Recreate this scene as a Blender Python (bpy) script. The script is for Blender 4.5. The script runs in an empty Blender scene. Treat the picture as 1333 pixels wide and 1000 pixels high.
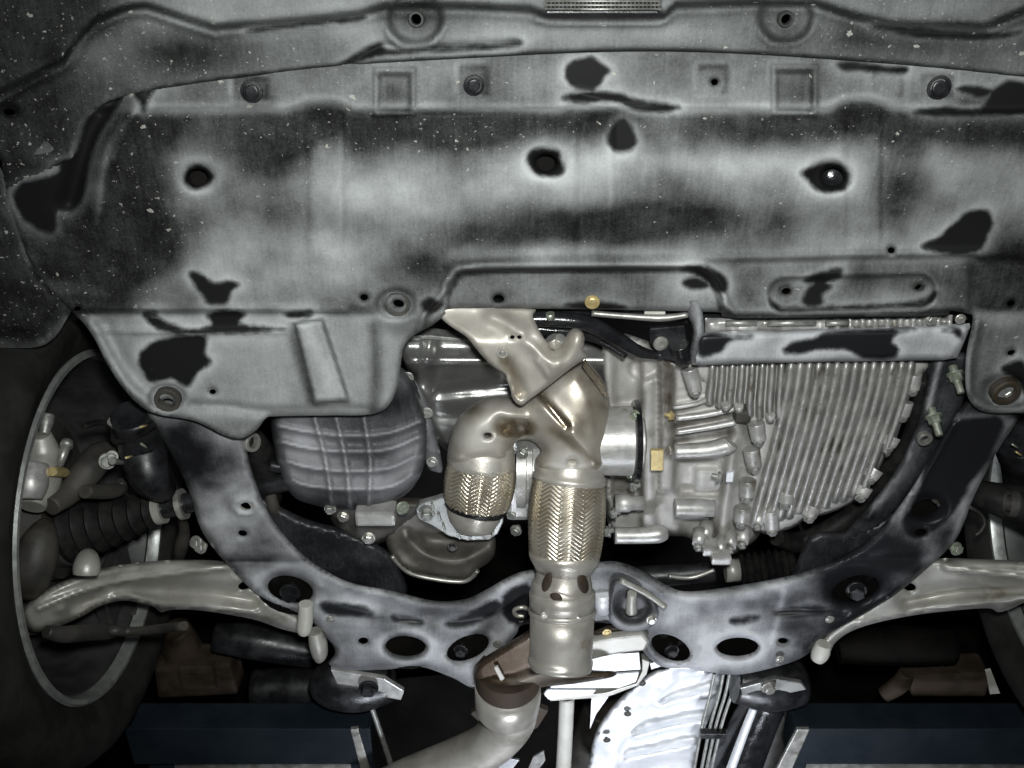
import bpy, bmesh, math, random
import numpy as np
from mathutils import Vector, Matrix, Quaternion
from mathutils.geometry import delaunay_2d_cdt

random.seed(7)
SC = bpy.context.scene
COL = SC.collection

# ------------------------------------------------------------------ camera
FPX, PITCH, CX, CY, CAMZ = 1300.0, math.radians(60), 666.5, 500.0, 1.0
cam = bpy.data.cameras.new('camera')
cam.sensor_width = 36.0
cam.lens = FPX / 1333.0 * 36.0
cam.clip_start = 0.02
cam.clip_end = 200
cam_ob = bpy.data.objects.new('camera', cam)
cam_ob.location = (0, 0, CAMZ)
cam_ob.rotation_euler = (math.pi / 2 + PITCH, 0, 0)
COL.objects.link(cam_ob)
SC.camera = cam_ob

# ------------------------------------------------------------------ light
world = bpy.data.worlds.new('World')
SC.world = world
world.use_nodes = True
bg = world.node_tree.nodes['Background']
bg.inputs[0].default_value = (0.85, 0.93, 1.0, 1)
bg.inputs[1].default_value = 0.02

def P_(x, y, h=1.0):
    u, v = (x - CX) / FPX, (CY - y) / FPX
    d = (u, math.cos(PITCH) - math.sin(PITCH) * v, math.sin(PITCH) + math.cos(PITCH) * v)
    return (d[0] * h / d[2], d[1] * h / d[2], CAMZ + h)

def area(name, loc, target, size, power, color, size_y=None):
    l = bpy.data.lights.new(name, 'AREA')
    l.energy = power
    l.color = color
    l.size = size
    if size_y:
        l.shape = 'RECTANGLE'
        l.size_y = size_y
    o = bpy.data.objects.new(name, l)
    o.location = loc
    d = Vector(target) - Vector(loc)
    o.rotation_euler = d.to_track_quat('-Z', 'Y').to_euler()
    COL.objects.link(o)
    return o

fl_ = bpy.data.lights.new('camera_flash', 'SPOT')            # the camera's own flash: a beam that fades towards the corners
fl_.energy = 54
fl_.color = (0.97, 1.0, 0.985)
fl_.shadow_soft_size = .03
fl_.spot_size = math.radians(96)
fl_.spot_blend = 1.0
fo = bpy.data.objects.new('camera_flash', fl_)
fo.location = (0.03, -0.06, CAMZ + 0.035)
fo.rotation_euler = (Vector(P_(750, 450)) - fo.location).to_track_quat('-Z', 'Y').to_euler()
COL.objects.link(fo)
rl = area('workshop_lamp_rear', (0.16, 1.72, 0.75), (0.17, 1.24, 2.1), .30, 2.2, (0.86, 0.91, 1.0), 0.2)
rl.data.spread = math.radians(50)
area('fill_light_front', (-0.5, -1.9, 0.9), (0.0, 0.3, 1.95), 1.4, 1.2, (0.92, 0.96, 1.0), 0.4)  # unseen fill light, added so the metals are not too dark

SC.view_settings.view_transform = 'Standard'
SC.view_settings.look = 'None'
SC.view_settings.exposure = 0.0
SC.view_settings.gamma = 1.0

# ------------------------------------------------------------------ geometry helpers
ce, se = math.cos(PITCH), math.sin(PITCH)

def ray(x, y):
    u = (np.asarray(x, float) - CX) / FPX
    v = (CY - np.asarray(y, float)) / FPX
    u, v = np.broadcast_arrays(u, v)
    return np.stack([u, ce - se * v, se + ce * v], -1)

def P(x, y, h):
    d = ray(x, y)
    return d * (np.asarray(h, float) / d[..., 2])[..., None] + np.array([0, 0, CAMZ])

def mpp(x, y, h):                       # metres per pixel there
    return float(h / ray(x, y)[2] / FPX)

def V(x, y, h):
    return Vector(P(x, y, h))

def lattice(seed):
    return np.random.default_rng(seed).random((128, 128))
_L = [lattice(s) for s in range(8)]

def vnoise(x, y, s, k=0):
    x = np.asarray(x) / s + 31.7 * k
    y = np.asarray(y) / s + 17.3 * k
    xi, yi = np.floor(x).astype(int), np.floor(y).astype(int)
    fx, fy = x - xi, y - yi
    fx, fy = fx * fx * (3 - 2 * fx), fy * fy * (3 - 2 * fy)
    L = _L[k % 8]
    g = lambda a, b: L[a % 128, b % 128]
    return (g(xi, yi) * (1 - fx) + g(xi + 1, yi) * fx) * (1 - fy) + (g(xi, yi + 1) * (1 - fx) + g(xi + 1, yi + 1) * fx) * fy

def fbm(x, y, s, k=0):
    return (vnoise(x, y, s, k) + .5 * vnoise(x, y, s / 2.1, k + 1) + .25 * vnoise(x, y, s / 4.3, k + 2)) / 1.75 - .5

def sst(a, b, x):
    t = np.clip((x - a) / (b - a), 0, 1)
    return t * t * (3 - 2 * t)

def G(x, y, cx, cy, sx, sy, rot=0):
    if rot:
        c, s = math.cos(math.radians(rot)), math.sin(math.radians(rot))
        dx, dy = (x - cx) * c + (y - cy) * s, -(x - cx) * s + (y - cy) * c
    else:
        dx, dy = x - cx, y - cy
    return np.exp(-(dx / sx) ** 2 - (dy / sy) ** 2)

def rect(x, y, x0, x1, y0, y1, s=3.0):
    return sst(x0 - s, x0 + s, x) * (1 - sst(x1 - s, x1 + s, x)) * sst(y0 - s, y0 + s, y) * (1 - sst(y1 - s, y1 + s, y))

def ell(x, y, cx, cy, rx, ry, s=.25):
    return 1 - sst(1 - s, 1 + s, np.sqrt(((x - cx) / rx) ** 2 + ((y - cy) / ry) ** 2))

def cat(pts, n=6, closed=False):
    p = [np.array(q, float) for q in pts]
    m = len(p)
    out = []
    rng = range(m) if closed else range(m - 1)
    for i in rng:
        if closed:
            a, b, c, d = p[i - 1], p[i], p[(i + 1) % m], p[(i + 2) % m]
        else:
            a, b, c, d = p[max(i - 1, 0)], p[i], p[i + 1], p[min(i + 2, m - 1)]
        for k in range(n):
            t = k / n
            out.append(.5 * ((2 * b) + (c - a) * t + (2 * a - 5 * b + 4 * c - d) * t * t + (3 * b - a - 3 * c + d) * t ** 3))
    if not closed:
        out.append(p[-1])
    return np.array(out)

def segdist(x, y, poly, closed):
    x, y = np.asarray(x, float), np.asarray(y, float)
    best = np.full(x.shape, 1e9)
    n = len(poly)
    for i in range(n if closed else n - 1):
        a, b = poly[i], poly[(i + 1) % n]
        ab = b - a
        L = float(ab @ ab) + 1e-9
        t = np.clip(((x - a[0]) * ab[0] + (y - a[1]) * ab[1]) / L, 0, 1)
        best = np.minimum(best, np.hypot(x - a[0] - t * ab[0], y - a[1] - t * ab[1]))
    return best

def inside(x, y, poly):
    x, y = np.asarray(x, float), np.asarray(y, float)
    r = np.zeros(x.shape, bool)
    n = len(poly)
    for i in range(n):
        x0, y0 = poly[i]
        x1, y1 = poly[(i + 1) % n]
        if y0 == y1:
            continue
        c = ((y0 > y) != (y1 > y)) & (x < (x1 - x0) * (y - y0) / (y1 - y0) + x0)
        r ^= c
    return r

def sdist(x, y, poly):                  # positive inside
    d = segdist(x, y, poly, True)
    return np.where(inside(x, y, poly), d, -d)

def ridge(x, y, pts, w, smooth=True):
    q = cat(pts, 6) if smooth else np.array(pts, float)
    d = segdist(x, y, q, False)
    return np.exp(-(d / w) ** 2)

def densify(poly, step):
    out = []
    n = len(poly)
    for i in range(n):
        a, b = poly[i], poly[(i + 1) % n]
        k = max(1, int(round(np.hypot(*(b - a)) / step)))
        for j in range(k):
            out.append(a + (b - a) * j / k)
    return np.array(out)

def ellpoly(cx, cy, rx, ry, rot=0, n=20):
    t = np.linspace(0, 2 * math.pi, n, endpoint=False)
    c, s = math.cos(math.radians(rot)), math.sin(math.radians(rot))
    ex, ey = rx * np.cos(t), ry * np.sin(t)
    return np.stack([cx + ex * c - ey * s, cy + ex * s + ey * c], -1)

# ------------------------------------------------------------------ object helpers
def link(o, parent=None, label=None):
    COL.objects.link(o)
    if parent is not None:
        o.parent = parent
        o.matrix_parent_inverse = parent.matrix_basis.inverted()
    if label:
        o['label'] = label
    return o

def mesh_ob(name, verts, faces, mat, parent=None, smooth=True, label=None, attrs=None):
    me = bpy.data.meshes.new(name)
    me.from_pydata([tuple(map(float, v)) for v in verts], [], [tuple(f) for f in faces])
    me.materials.append(mat)
    if smooth:
        me.shade_smooth()
    for k, a in (attrs or {}).items():
        at = me.attributes.new(k, 'FLOAT', 'POINT')
        at.data.foreach_set('value', np.asarray(a, np.float32))
    return link(bpy.data.objects.new(name, me), parent, label)

def sheet(name, outline, h, mat, parent=None, step=7, holes=(), edge=(8, .012), hedge=None, bump=None,
          dust=None, wipes=(), label=None, smooth_outline=True, thick=0.0, chips=None, dmin=0.0):
    """a pressed or cast skin: outline on the photograph's plan, real height h above the lens, edges rolled away"""
    o = np.array(outline, float)
    o = cat(o, 5, True) if smooth_outline else o
    o = densify(o, step)
    hs = [densify(np.array(q, float), max(2.0, step * .5)) for q in holes]
    x0, y0 = o.min(0)
    x1, y1 = o.max(0)
    gx, gy = np.meshgrid(np.arange(x0 + step / 2, x1, step), np.arange(y0 + step / 2, y1, step * .9))
    gx = gx + (np.arange(gx.shape[0]) % 2)[:, None] * step / 2
    gx, gy = gx.ravel(), gy.ravel()
    ok = inside(gx, gy, o)
    gx, gy = gx[ok], gy[ok]
    ok = segdist(gx, gy, o, True) > step * .55
    for q in hs:
        ok &= (sdist(gx, gy, q) < -step * .35)
    gx, gy = gx[ok], gy[ok]
    pts = [o] + hs
    edges = []
    base = 0
    for q in pts:
        n = len(q)
        edges += [(base + i, base + (i + 1) % n) for i in range(n)]
        base += n
    allp = np.concatenate(pts + [np.stack([gx, gy], -1)])
    vs, es, fs, *_ = delaunay_2d_cdt([Vector(p) for p in allp], edges, [], 0, 1e-4)
    vs = np.array([tuple(v) for v in vs])
    fs = np.array([tuple(f) for f in fs if len(f) == 3])
    c = vs[fs].mean(1)
    keep = inside(c[:, 0], c[:, 1], o)
    for q in hs:
        keep &= ~inside(c[:, 0], c[:, 1], q)
    fs = fs[keep]
    X, Y = vs[:, 0], vs[:, 1]
    H = h(X, Y) if callable(h) else np.full(X.shape, float(h))
    if edge:
        d = segdist(X, Y, o, True)
        H = H + edge[1] * (1 - np.sqrt(np.clip(1 - (1 - np.clip(d / edge[0], 0, 1)) ** 2, 0, 1)))
    he = hedge or (5, .008)
    for q in hs:
        d = segdist(X, Y, q, True)
        H = H + he[1] * (1 - np.clip(d / he[0], 0, 1)) ** 2
    if bump is not None:
        H = H + bump(X, Y)
    P3 = P(X, Y, H)
    at = {}
    if dust is not None:
        at['dust'] = np.clip(dust(X, Y), dmin, .9 if dmin else 1)
    if wipes:
        w = np.full(X.shape, -40.0)
        for q in wipes:
            w = np.maximum(w, np.clip(sdist(X, Y, cat(q, 5, True)), -40, 40))
        if 'dust' in at:                 # dust gathers round what rubbed it off
            at['dust'] = np.clip(at['dust'] + .24 * np.exp(-(np.clip(-w, 0, 40) / 11.) ** 2), 0, 1)
        at['wipe'] = np.clip(w, -12, 12)
    else:
        at['wipe'] = np.full(X.shape, -12.0)
    if chips is not None:
        at['chips'] = np.clip(chips(X, Y) * (.5 + 3.0 * np.clip(fbm(X, Y, 60, 6) + .14, 0, 1)), 0, 1)
    # every triangle faces downward, to the lens
    a, b, cc = P3[fs[:, 0]], P3[fs[:, 1]], P3[fs[:, 2]]
    nrm = np.cross(b - a, cc - a)
    flip = (nrm * (a - np.array([0, 0, CAMZ]))).sum(1) > 0
    fs[flip] = fs[flip][:, ::-1]
    used = np.unique(fs)
    remap = np.full(len(vs), -1)
    remap[used] = np.arange(len(used))
    ob = mesh_ob(name, P3[used], remap[fs].tolist(), mat, parent, True, label, {k: v[used] for k, v in at.items()})
    if thick:
        m = ob.modifiers.new('thickness', 'SOLIDIFY')
        m.thickness = thick
        m.offset = -1
    return ob

def frames(pts):
    pts = [Vector(p) for p in pts]
    n = len(pts)
    T = [(pts[min(i + 1, n - 1)] - pts[max(i - 1, 0)]).normalized() for i in range(n)]
    u = T[0].orthogonal().normalized()
    out = []
    for i in range(n):
        if i:
            q = T[i - 1].rotation_difference(T[i])
            u = (q @ u).normalized()
        u = (u - T[i] * u.dot(T[i])).normalized()
        out.append((pts[i], T[i], u, T[i].cross(u)))
    return out

def sweep(name, pts, radii, mat, parent=None, seg=20, caps=True, label=None, relief=None, squash=None, dust=None):
    fr = frames(pts)
    vs, fs = [], []
    n = len(fr)
    L = [0.0]
    for i in range(1, n):
        L.append(L[-1] + (fr[i][0] - fr[i - 1][0]).length)
    for i, (p, t, u, w) in enumerate(fr):
        for k in range(seg):
            a = 2 * math.pi * k / seg
            r = radii[i]
            if relief:
                r += relief(a, L[i])
            ca, sa = math.cos(a), math.sin(a)
            v = u * (r * ca) + w * (r * sa)
            if squash:
                v.z *= squash
            vs.append(p + v)
    for i in range(n - 1):
        for k in range(seg):
            k2 = (k + 1) % seg
            fs.append((i * seg + k, i * seg + k2, (i + 1) * seg + k2, (i + 1) * seg + k))
    if caps:
        fs.append(tuple(reversed(range(seg))))
        fs.append(tuple((n - 1) * seg + k for k in range(seg)))
    ob = mesh_ob(name, vs, fs, mat, parent, True, label)
    if caps:
        ob.data.polygons[len(fs) - 1].use_smooth = False
        ob.data.polygons[len(fs) - 2].use_smooth = False
    return ob

def tube(name, pts, mat, parent=None, n=6, seg=20, label=None, smooth=True, **kw):
    """pts: (pixel x, pixel y, height, radius in pixels)"""
    q = cat(pts, n) if (smooth and len(pts) > 2) else np.array(pts, float)
    c = [P(a[0], a[1], a[2]) for a in q]
    r = [a[3] * mpp(a[0], a[1], a[2]) for a in q]
    return sweep(name, c, r, mat, parent, seg, label=label, **kw)

def lathe(name, origin, axis, prof, mat, parent=None, seg=32, label=None, smooth=True, caps=True):
    """prof: (distance along axis, radius)"""
    ax = Vector(axis).normalized()
    u = ax.orthogonal().normalized()
    w = ax.cross(u)
    o = Vector(origin)
    vs, fs = [], []
    for t, r in prof:
        for k in range(seg):
            a = 2 * math.pi * k / seg
            vs.append(o + ax * t + u * (r * math.cos(a)) + w * (r * math.sin(a)))
    for i in range(len(prof) - 1):
        for k in range(seg):
            k2 = (k + 1) % seg
            fs.append((i * seg + k, i * seg + k2, (i + 1) * seg + k2, (i + 1) * seg + k))
    if caps and prof[0][1] > 1e-5:
        fs.append(tuple(reversed(range(seg))))
    if caps and prof[-1][1] > 1e-5:
        fs.append(tuple((len(prof) - 1) * seg + k for k in range(seg)))
    ob = mesh_ob(name, vs, fs, mat, parent, smooth, label)
    if smooth:
        md = ob.modifiers.new('edges', 'EDGE_SPLIT')
        md.split_angle = math.radians(38)
    return ob

def prism(name, poly, h, thick, mat, parent=None, bevel=.002, label=None, smooth_outline=False):
    """a solid plate: outline in plan, lower face at h, thickness upward; h may be a list per corner"""
    o = np.array(poly, float)
    if smooth_outline:
        o = cat(o, 4, True)
    hh = h if hasattr(h, '__len__') else [h] * len(o)
    lo = [P(a[0], a[1], k) for a, k in zip(o, hh)]
    bm = bmesh.new()
    vl = [bm.verts.new(v) for v in lo]
    f = bm.faces.new(vl)
    f.normal_update()
    if f.normal.z > 0:
        f.normal_flip()
    r = bmesh.ops.extrude_face_region(bm, geom=[f])
    for v in [e for e in r['geom'] if isinstance(e, bmesh.types.BMVert)]:
        v.co.z += thick
    if f.is_valid is False or f not in bm.faces:
        pass
    bm.faces.ensure_lookup_table()
    have = [set(q.verts) for q in bm.faces]
    if set(vl) not in have:
        bm.faces.new(vl)
    bmesh.ops.recalc_face_normals(bm, faces=bm.faces[:])
    if bevel:
        bmesh.ops.bevel(bm, geom=[e for e in bm.edges if e.calc_face_angle(0) > .5], offset=bevel, segments=2, affect='EDGES', profile=.6)
    me = bpy.data.meshes.new(name)
    bm.to_mesh(me)
    bm.free()
    me.materials.append(mat)
    return link(bpy.data.objects.new(name, me), parent, label)

def box(name, c, size, mat, parent=None, bevel=.003, rot=None, label=None):
    bm = bmesh.new()
    bmesh.ops.create_cube(bm, size=1)
    for v in bm.verts:
        v.co = Vector((v.co.x * size[0], v.co.y * size[1], v.co.z * size[2]))
    if bevel:
        bmesh.ops.bevel(bm, geom=bm.edges[:], offset=bevel, segments=2, affect='EDGES', profile=.6)
    me = bpy.data.meshes.new(name)
    bm.to_mesh(me)
    bm.free()
    me.materials.append(mat)
    o = bpy.data.objects.new(name, me)
    o.location = c
    if rot:
        o.rotation_euler = rot
    return link(o, parent, label)

# ------------------------------------------------------------------ materials
def newmat(name):
    m = bpy.data.materials.new(name)
    m.use_nodes = True
    nt = m.node_tree
    return m, nt, nt.nodes['Principled BSDF']

def N(nt, t, **kw):
    n = nt.nodes.new(t)
    for k, v in kw.items():
        if k.startswith('_'):
            setattr(n, k[1:], v)
        else:
            n.inputs[k].default_value = v
    return n

def mathn(nt, op, a, b=None, c=None, clamp=False):
    n = nt.nodes.new('ShaderNodeMath')
    n.operation = op
    n.use_clamp = clamp
    for i, v in enumerate((a, b, c)):
        if v is None:
            continue
        if hasattr(v, 'links'):
            nt.links.new(v, n.inputs[i])
        else:
            n.inputs[i].default_value = v
    return n.outputs[0]

def mixc(nt, f, a, b):
    n = nt.nodes.new('ShaderNodeMix')
    n.data_type = 'RGBA'
    for s, v in ((n.inputs[0], f), (n.inputs[6], a), (n.inputs[7], b)):
        if hasattr(v, 'links'):
            nt.links.new(v, s)
        else:
            s.default_value = v if not isinstance(v, tuple) or len(v) == 4 else (*v, 1)
    return n.outputs[2]

def mrange(nt, v, a, b, c, d, smooth=True):
    n = nt.nodes.new('ShaderNodeMapRange')
    n.interpolation_type = 'SMOOTHSTEP' if smooth else 'LINEAR'
    nt.links.new(v, n.inputs[0])
    for i, k in enumerate((a, b, c, d)):
        n.inputs[i + 1].default_value = k
    return n.outputs[0]

def noise(nt, co, scale, detail=4, rough=.55):
    n = N(nt, 'ShaderNodeTexNoise', Scale=scale, Detail=detail, Roughness=rough)
    nt.links.new(co, n.inputs['Vector'])
    return n.outputs['Fac']

def dusty(name, base, dust, rough=(.62, .9), metal=0.0, speck=0.0, spec=.14, gain=1.0, power=1.5):
    """attribute 'dust' 0..1 lays road dust, with some painted light and shade, over the base, attribute 'wipe' (signed distance) rubs it off"""
    m, nt, b = newmat(name)
    co = nt.nodes.new('ShaderNodeNewGeometry').outputs['Position']
    a = N(nt, 'ShaderNodeAttribute', _attribute_name='dust').outputs['Fac']
    w = N(nt, 'ShaderNodeAttribute', _attribute_name='wipe').outputs['Fac']
    n1 = noise(nt, co, 22, 5, .6)
    n2 = noise(nt, co, 420, 3, .7)
    n3 = noise(nt, co, 90, 4, .6)
    d = mathn(nt, 'ADD', a, mathn(nt, 'MULTIPLY', mathn(nt, 'SUBTRACT', n1, .5), .42))
    d = mathn(nt, 'ADD', d, mathn(nt, 'MULTIPLY', mathn(nt, 'SUBTRACT', n2, .5), .30))
    d = mathn(nt, 'ADD', d, mathn(nt, 'MULTIPLY', mathn(nt, 'SUBTRACT', n3, .5), .16), clamp=True)
    mps = N(nt, 'ShaderNodeMapping')
    mps.inputs['Scale'].default_value = (330, 26, 60)
    nt.links.new(co, mps.inputs[0])
    d = mathn(nt, 'ADD', d, mathn(nt, 'MULTIPLY', mathn(nt, 'SUBTRACT', noise(nt, mps.outputs[0], 1.0, 4, .7), .5), .20), clamp=True)
    ww = mathn(nt, 'ADD', w, mathn(nt, 'MULTIPLY', mathn(nt, 'SUBTRACT', n3, .5), 8.0))
    keep = mrange(nt, ww, -5.5, 4.0, 1, .02)
    d = mathn(nt, 'MULTIPLY', d, keep)
    d = mathn(nt, 'POWER', mathn(nt, 'MULTIPLY', d, gain, clamp=True), power)
    colr = mixc(nt, d, base, dust)
    bumph = mathn(nt, 'MULTIPLY', n2, .35)
    if speck:
        vo = N(nt, 'ShaderNodeTexVoronoi', Scale=105.0, Randomness=1.0)
        mp = N(nt, 'ShaderNodeMapping')
        mp.inputs['Scale'].default_value = (.8, 1.35, 1)
        dn = nt.nodes.new('ShaderNodeTexNoise')
        dn.inputs['Scale'].default_value = 300
        nt.links.new(co, dn.inputs['Vector'])
        vm = N(nt, 'ShaderNodeVectorMath', _operation='MULTIPLY_ADD')
        nt.links.new(dn.outputs['Color'], vm.inputs[0])
        vm.inputs[1].default_value = (.006, .006, .006)
        nt.links.new(co, vm.inputs[2])
        nt.links.new(vm.outputs[0], mp.inputs[0])
        nt.links.new(mp.outputs[0], vo.inputs['Vector'])
        sp = nt.nodes.new('ShaderNodeSeparateColor')
        nt.links.new(vo.outputs['Color'], sp.inputs[0])
        sz = mathn(nt, 'ADD', mathn(nt, 'MULTIPLY', mathn(nt, 'POWER', sp.outputs[0], 4.0), .22), .05)
        att = N(nt, 'ShaderNodeAttribute', _attribute_name='chips').outputs['Fac']
        on = mathn(nt, 'LESS_THAN', sp.outputs[1], mathn(nt, 'MULTIPLY', att, speck))
        hit = mathn(nt, 'MULTIPLY', mathn(nt, 'LESS_THAN', vo.outputs['Distance'], sz), on)
        vo2 = N(nt, 'ShaderNodeTexVoronoi', Scale=330.0)
        nt.links.new(mp.outputs[0], vo2.inputs['Vector'])
        sp2 = nt.nodes.new('ShaderNodeSeparateColor')
        nt.links.new(vo2.outputs['Color'], sp2.inputs[0])
        hit2 = mathn(nt, 'MULTIPLY', mathn(nt, 'LESS_THAN', vo2.outputs['Distance'], mathn(nt, 'MULTIPLY', sp2.outputs[0], .33)),
                     mathn(nt, 'LESS_THAN', sp2.outputs[1], mathn(nt, 'MULTIPLY', att, .34)))
        hit = mathn(nt, 'MULTIPLY', mathn(nt, 'MAXIMUM', hit, mathn(nt, 'MULTIPLY', hit2, .75)), keep)
        colr = mixc(nt, mathn(nt, 'MULTIPLY', hit, .8), colr, (.40, .395, .355, 1))
        bumph = mathn(nt, 'ADD', bumph, hit)
    b.inputs['Specular IOR Level'].default_value = spec
    nt.links.new(colr, b.inputs['Base Color'])
    nt.links.new(mrange(nt, d, 0, .7, rough[0], rough[1], False), b.inputs['Roughness'])
    if metal:
        nt.links.new(mrange(nt, d, 0, .9, metal, metal * .25, False), b.inputs['Metallic'])
    bu = N(nt, 'ShaderNodeBump', Strength=.25, Distance=.0012)
    nt.links.new(bumph, bu.inputs['Height'])
    nt.links.new(bu.outputs[0], b.inputs['Normal'])
    return m

def worn(name, c1, c2, metal=.6, rough=(.3, .55), scale=30, c3=None, stain=.55, bump=.2, fine=500, spec=.5):
    m, nt, b = newmat(name)
    co = nt.nodes.new('ShaderNodeNewGeometry').outputs['Position']
    n1 = noise(nt, co, scale, 5, .6)
    n2 = noise(nt, co, fine, 3, .6)
    f = mathn(nt, 'ADD', mrange(nt, n1, .36, .66, 0, 1), mathn(nt, 'MULTIPLY', mathn(nt, 'SUBTRACT', n2, .5), .5), clamp=True)
    c = mixc(nt, f, c1, c2)
    if c3:
        n3 = noise(nt, co, scale * .55, 4, .65)
        c = mixc(nt, mrange(nt, n3, stain, stain + .14, 0, .85), c, c3)
    nt.links.new(c, b.inputs['Base Color'])
    b.inputs['Metallic'].default_value = metal
    b.inputs['Specular IOR Level'].default_value = spec
    nt.links.new(mrange(nt, f, 0, 1, rough[0], rough[1], False), b.inputs['Roughness'])
    bu = N(nt, 'ShaderNodeBump', Strength=bump, Distance=.001)
    nt.links.new(mathn(nt, 'ADD', n2, n1), bu.inputs['Height'])
    nt.links.new(bu.outputs[0], b.inputs['Normal'])
    return m

M = {}
M['shield'] = dusty('dusty_black_plastic', (.009, .009, .009, 1), (.47, .485, .48, 1), speck=.75)
M['bumper'] = dusty('dusty_bumper_plastic', (.010, .010, .010, 1), (.40, .415, .41, 1), speck=.95)
M['frame'] = dusty('dusty_black_steel', (.012, .012, .014, 1), (.52, .525, .54, 1), rough=(.42, .8), power=1.8, spec=.3)
M['pan'] = dusty('dusty_oil_pan', (.011, .011, .013, 1), (.40, .40, .42, 1), rough=(.4, .8), spec=.4)
M['cast'] = dusty('dirty_cast_aluminium', (.10, .085, .062, 1), (.56, .55, .53, 1), rough=(.4, .5), metal=.3, spec=.5, power=1.0)
M['casting'] = worn('bare_cast_aluminium', (.42, .415, .40), (.58, .57, .55), .45, (.34, .48), 48, (.17, .145, .11), .56)
M['forged'] = worn('forged_aluminium', (.38, .37, .335), (.48, .47, .43), .35, (.36, .52), 26, (.22, .195, .15), .60)
M['exhaust'] = dusty('dusty_exhaust_steel', (.36, .30, .215, 1), (.54, .52, .475, 1), rough=(.24, .46), metal=.85, spec=.5, power=1.0)
M['pipe'] = worn('exhaust_steel', (.46, .435, .385), (.56, .535, .485), .5, (.30, .46), 24, (.24, .185, .125), .58)
M['braid'] = worn('braided_steel', (.60, .53, .41), (.70, .65, .55), .8, (.26, .38), 30, (.45, .40, .32), .6, .05)
M['sheetmetal'] = worn('dark_sheet_steel', (.30, .30, .29), (.46, .46, .44), .75, (.28, .42), 16)
M['steel'] = worn('plain_steel', (.42, .41, .38), (.55, .54, .5), .7, (.3, .45), 60, (.25, .2, .15), .62)
M['zinc'] = worn('zinc_bolt', (.30, .305, .285), (.42, .42, .395), .6, (.36, .5), 120, (.3, .26, .2), .62)
M['greenzinc'] = worn('greenish_plated_bolt', (.30, .34, .26), (.42, .44, .38), .6, (.3, .45), 120)
M['brass'] = worn('brass_plated', (.55, .43, .2), (.66, .54, .28), .6, (.35, .5), 120)
M['black'] = worn('black_paint', (.010, .010, .011), (.022, .022, .024), 0, (.25, .45), 40)
M['gloss'] = worn('glossy_black_paint', (.010, .010, .011), (.02, .02, .022), 0, (.12, .25), 40)
M['rubber'] = worn('black_rubber', (.008, .008, .008), (.018, .017, .016), 0, (.5, .7), 60, spec=.18)
M['tyre'] = worn('tyre_rubber', (.016, .0155, .0145), (.028, .027, .025), 0, (.62, .8), 25, spec=.18)
M['rim'] = worn('rim_inner_paint', (.035, .037, .035), (.06, .062, .058), .25, (.4, .55), 25)
M['rimlip'] = worn('rim_lip_metal', (.30, .31, .30), (.42, .43, .41), .5, (.3, .45), 60)
M['dark'] = worn('dark_underbody_and_gaps', (.004, .0038, .0035), (.010, .009, .008), 0, (.6, .8), 9, spec=.05)
M['grime'] = worn('grimy_dark_metal', (.035, .033, .03), (.075, .07, .062), .2, (.5, .7), 18, (.05, .034, .02), .52)
M['rust'] = worn('rusty_brown_metal', (.024, .016, .010), (.05, .034, .022), .1, (.6, .8), 22)
M['lift'] = worn('lift_blue_paint', (.009, .014, .020), (.014, .020, .027), 0, (.5, .65), 12, (.02, .02, .02), .6, spec=.18)
M['foil'] = worn('heat_shield_foil', (.82, .84, .88), (.92, .93, .95), .3, (.3, .45), 22, bump=.5)
M['bowl'] = worn('dull_shield_steel', (.085, .078, .068), (.14, .13, .115), .4, (.45, .6), 30)
M['scorched'] = dusty('scorched_steel', (.06, .042, .028, 1), (.34, .31, .26, 1), rough=(.35, .6), metal=.4, power=1.0)
M['white'] = worn('pale_plastic', (.50, .49, .44), (.58, .57, .52), 0, (.4, .5), 30)
M['concrete'] = worn('workshop_floor', (.20, .20, .19), (.28, .28, .27), 0, (.6, .8), 3)

# ------------------------------------------------------------------ fasteners (shared meshes)
_FM = {}
def fastener_mesh(kind, mat):
    key = (kind, mat)
    if key in _FM:
        return _FM[key]
    prof = {
        'bolt': [(0.9, .45, 16), (-.02, .45, 16), (-.02, 1.0, 16), (-.2, 1.0, 16), (-.24, .94, 16), (-.24, .74, 6), (-.78, .74, 6), (-.86, .62, 6), (-.86, 0, 6)],
        'screw': [(0.9, .6, 16), (0, 1.0, 16), (-.15, 1.0, 16), (-.34, .82, 16), (-.4, .5, 16), (-.22, .42, 16), (-.2, 0, 16)],
        'clip': [(.6, .5, 16), (0, .9, 16), (-.1, 1.0, 16), (-.2, .94, 16), (-.22, .72, 16), (-.08, .68, 16), (-.08, .6, 16), (-.26, .56, 16), (-.3, .46, 16), (-.3, 0, 16)],
        'stud': [(0.9, .5, 16), (0, .5, 16), (0, 1.0, 16), (-.22, 1.0, 16), (-.25, .8, 6), (-1.0, .8, 6), (-1.05, .45, 12), (-2.5, .42, 12), (-2.6, .34, 12), (-2.6, 0, 12)],
        'ring': [(.5, .62, 20), (-.05, .62, 20), (-.2, .66, 20), (-.2, .92, 20), (-.05, 1.0, 20), (.5, 1.0, 20)],
    }[kind]
    seg = 24
    vs, fs = [], []
    for z, r, n in prof:
        for k in range(seg):
            a = 2 * math.pi * k / seg
            rr = r
            if n == 6:
                aa = (a % (math.pi / 3)) - math.pi / 6
                rr = r * math.cos(math.pi / 6) / math.cos(aa)
            vs.append((rr * math.cos(a), rr * math.sin(a), z))
    for i in range(len(prof) - 1):
        for k in range(seg):
            k2 = (k + 1) % seg
            fs.append((i * seg + k, (i + 1) * seg + k, (i + 1) * seg + k2, i * seg + k2))
    me = bpy.data.meshes.new(kind)
    me.from_pydata(vs, [], fs)
    me.materials.append(M[mat])
    _FM[key] = me
    return me

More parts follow.
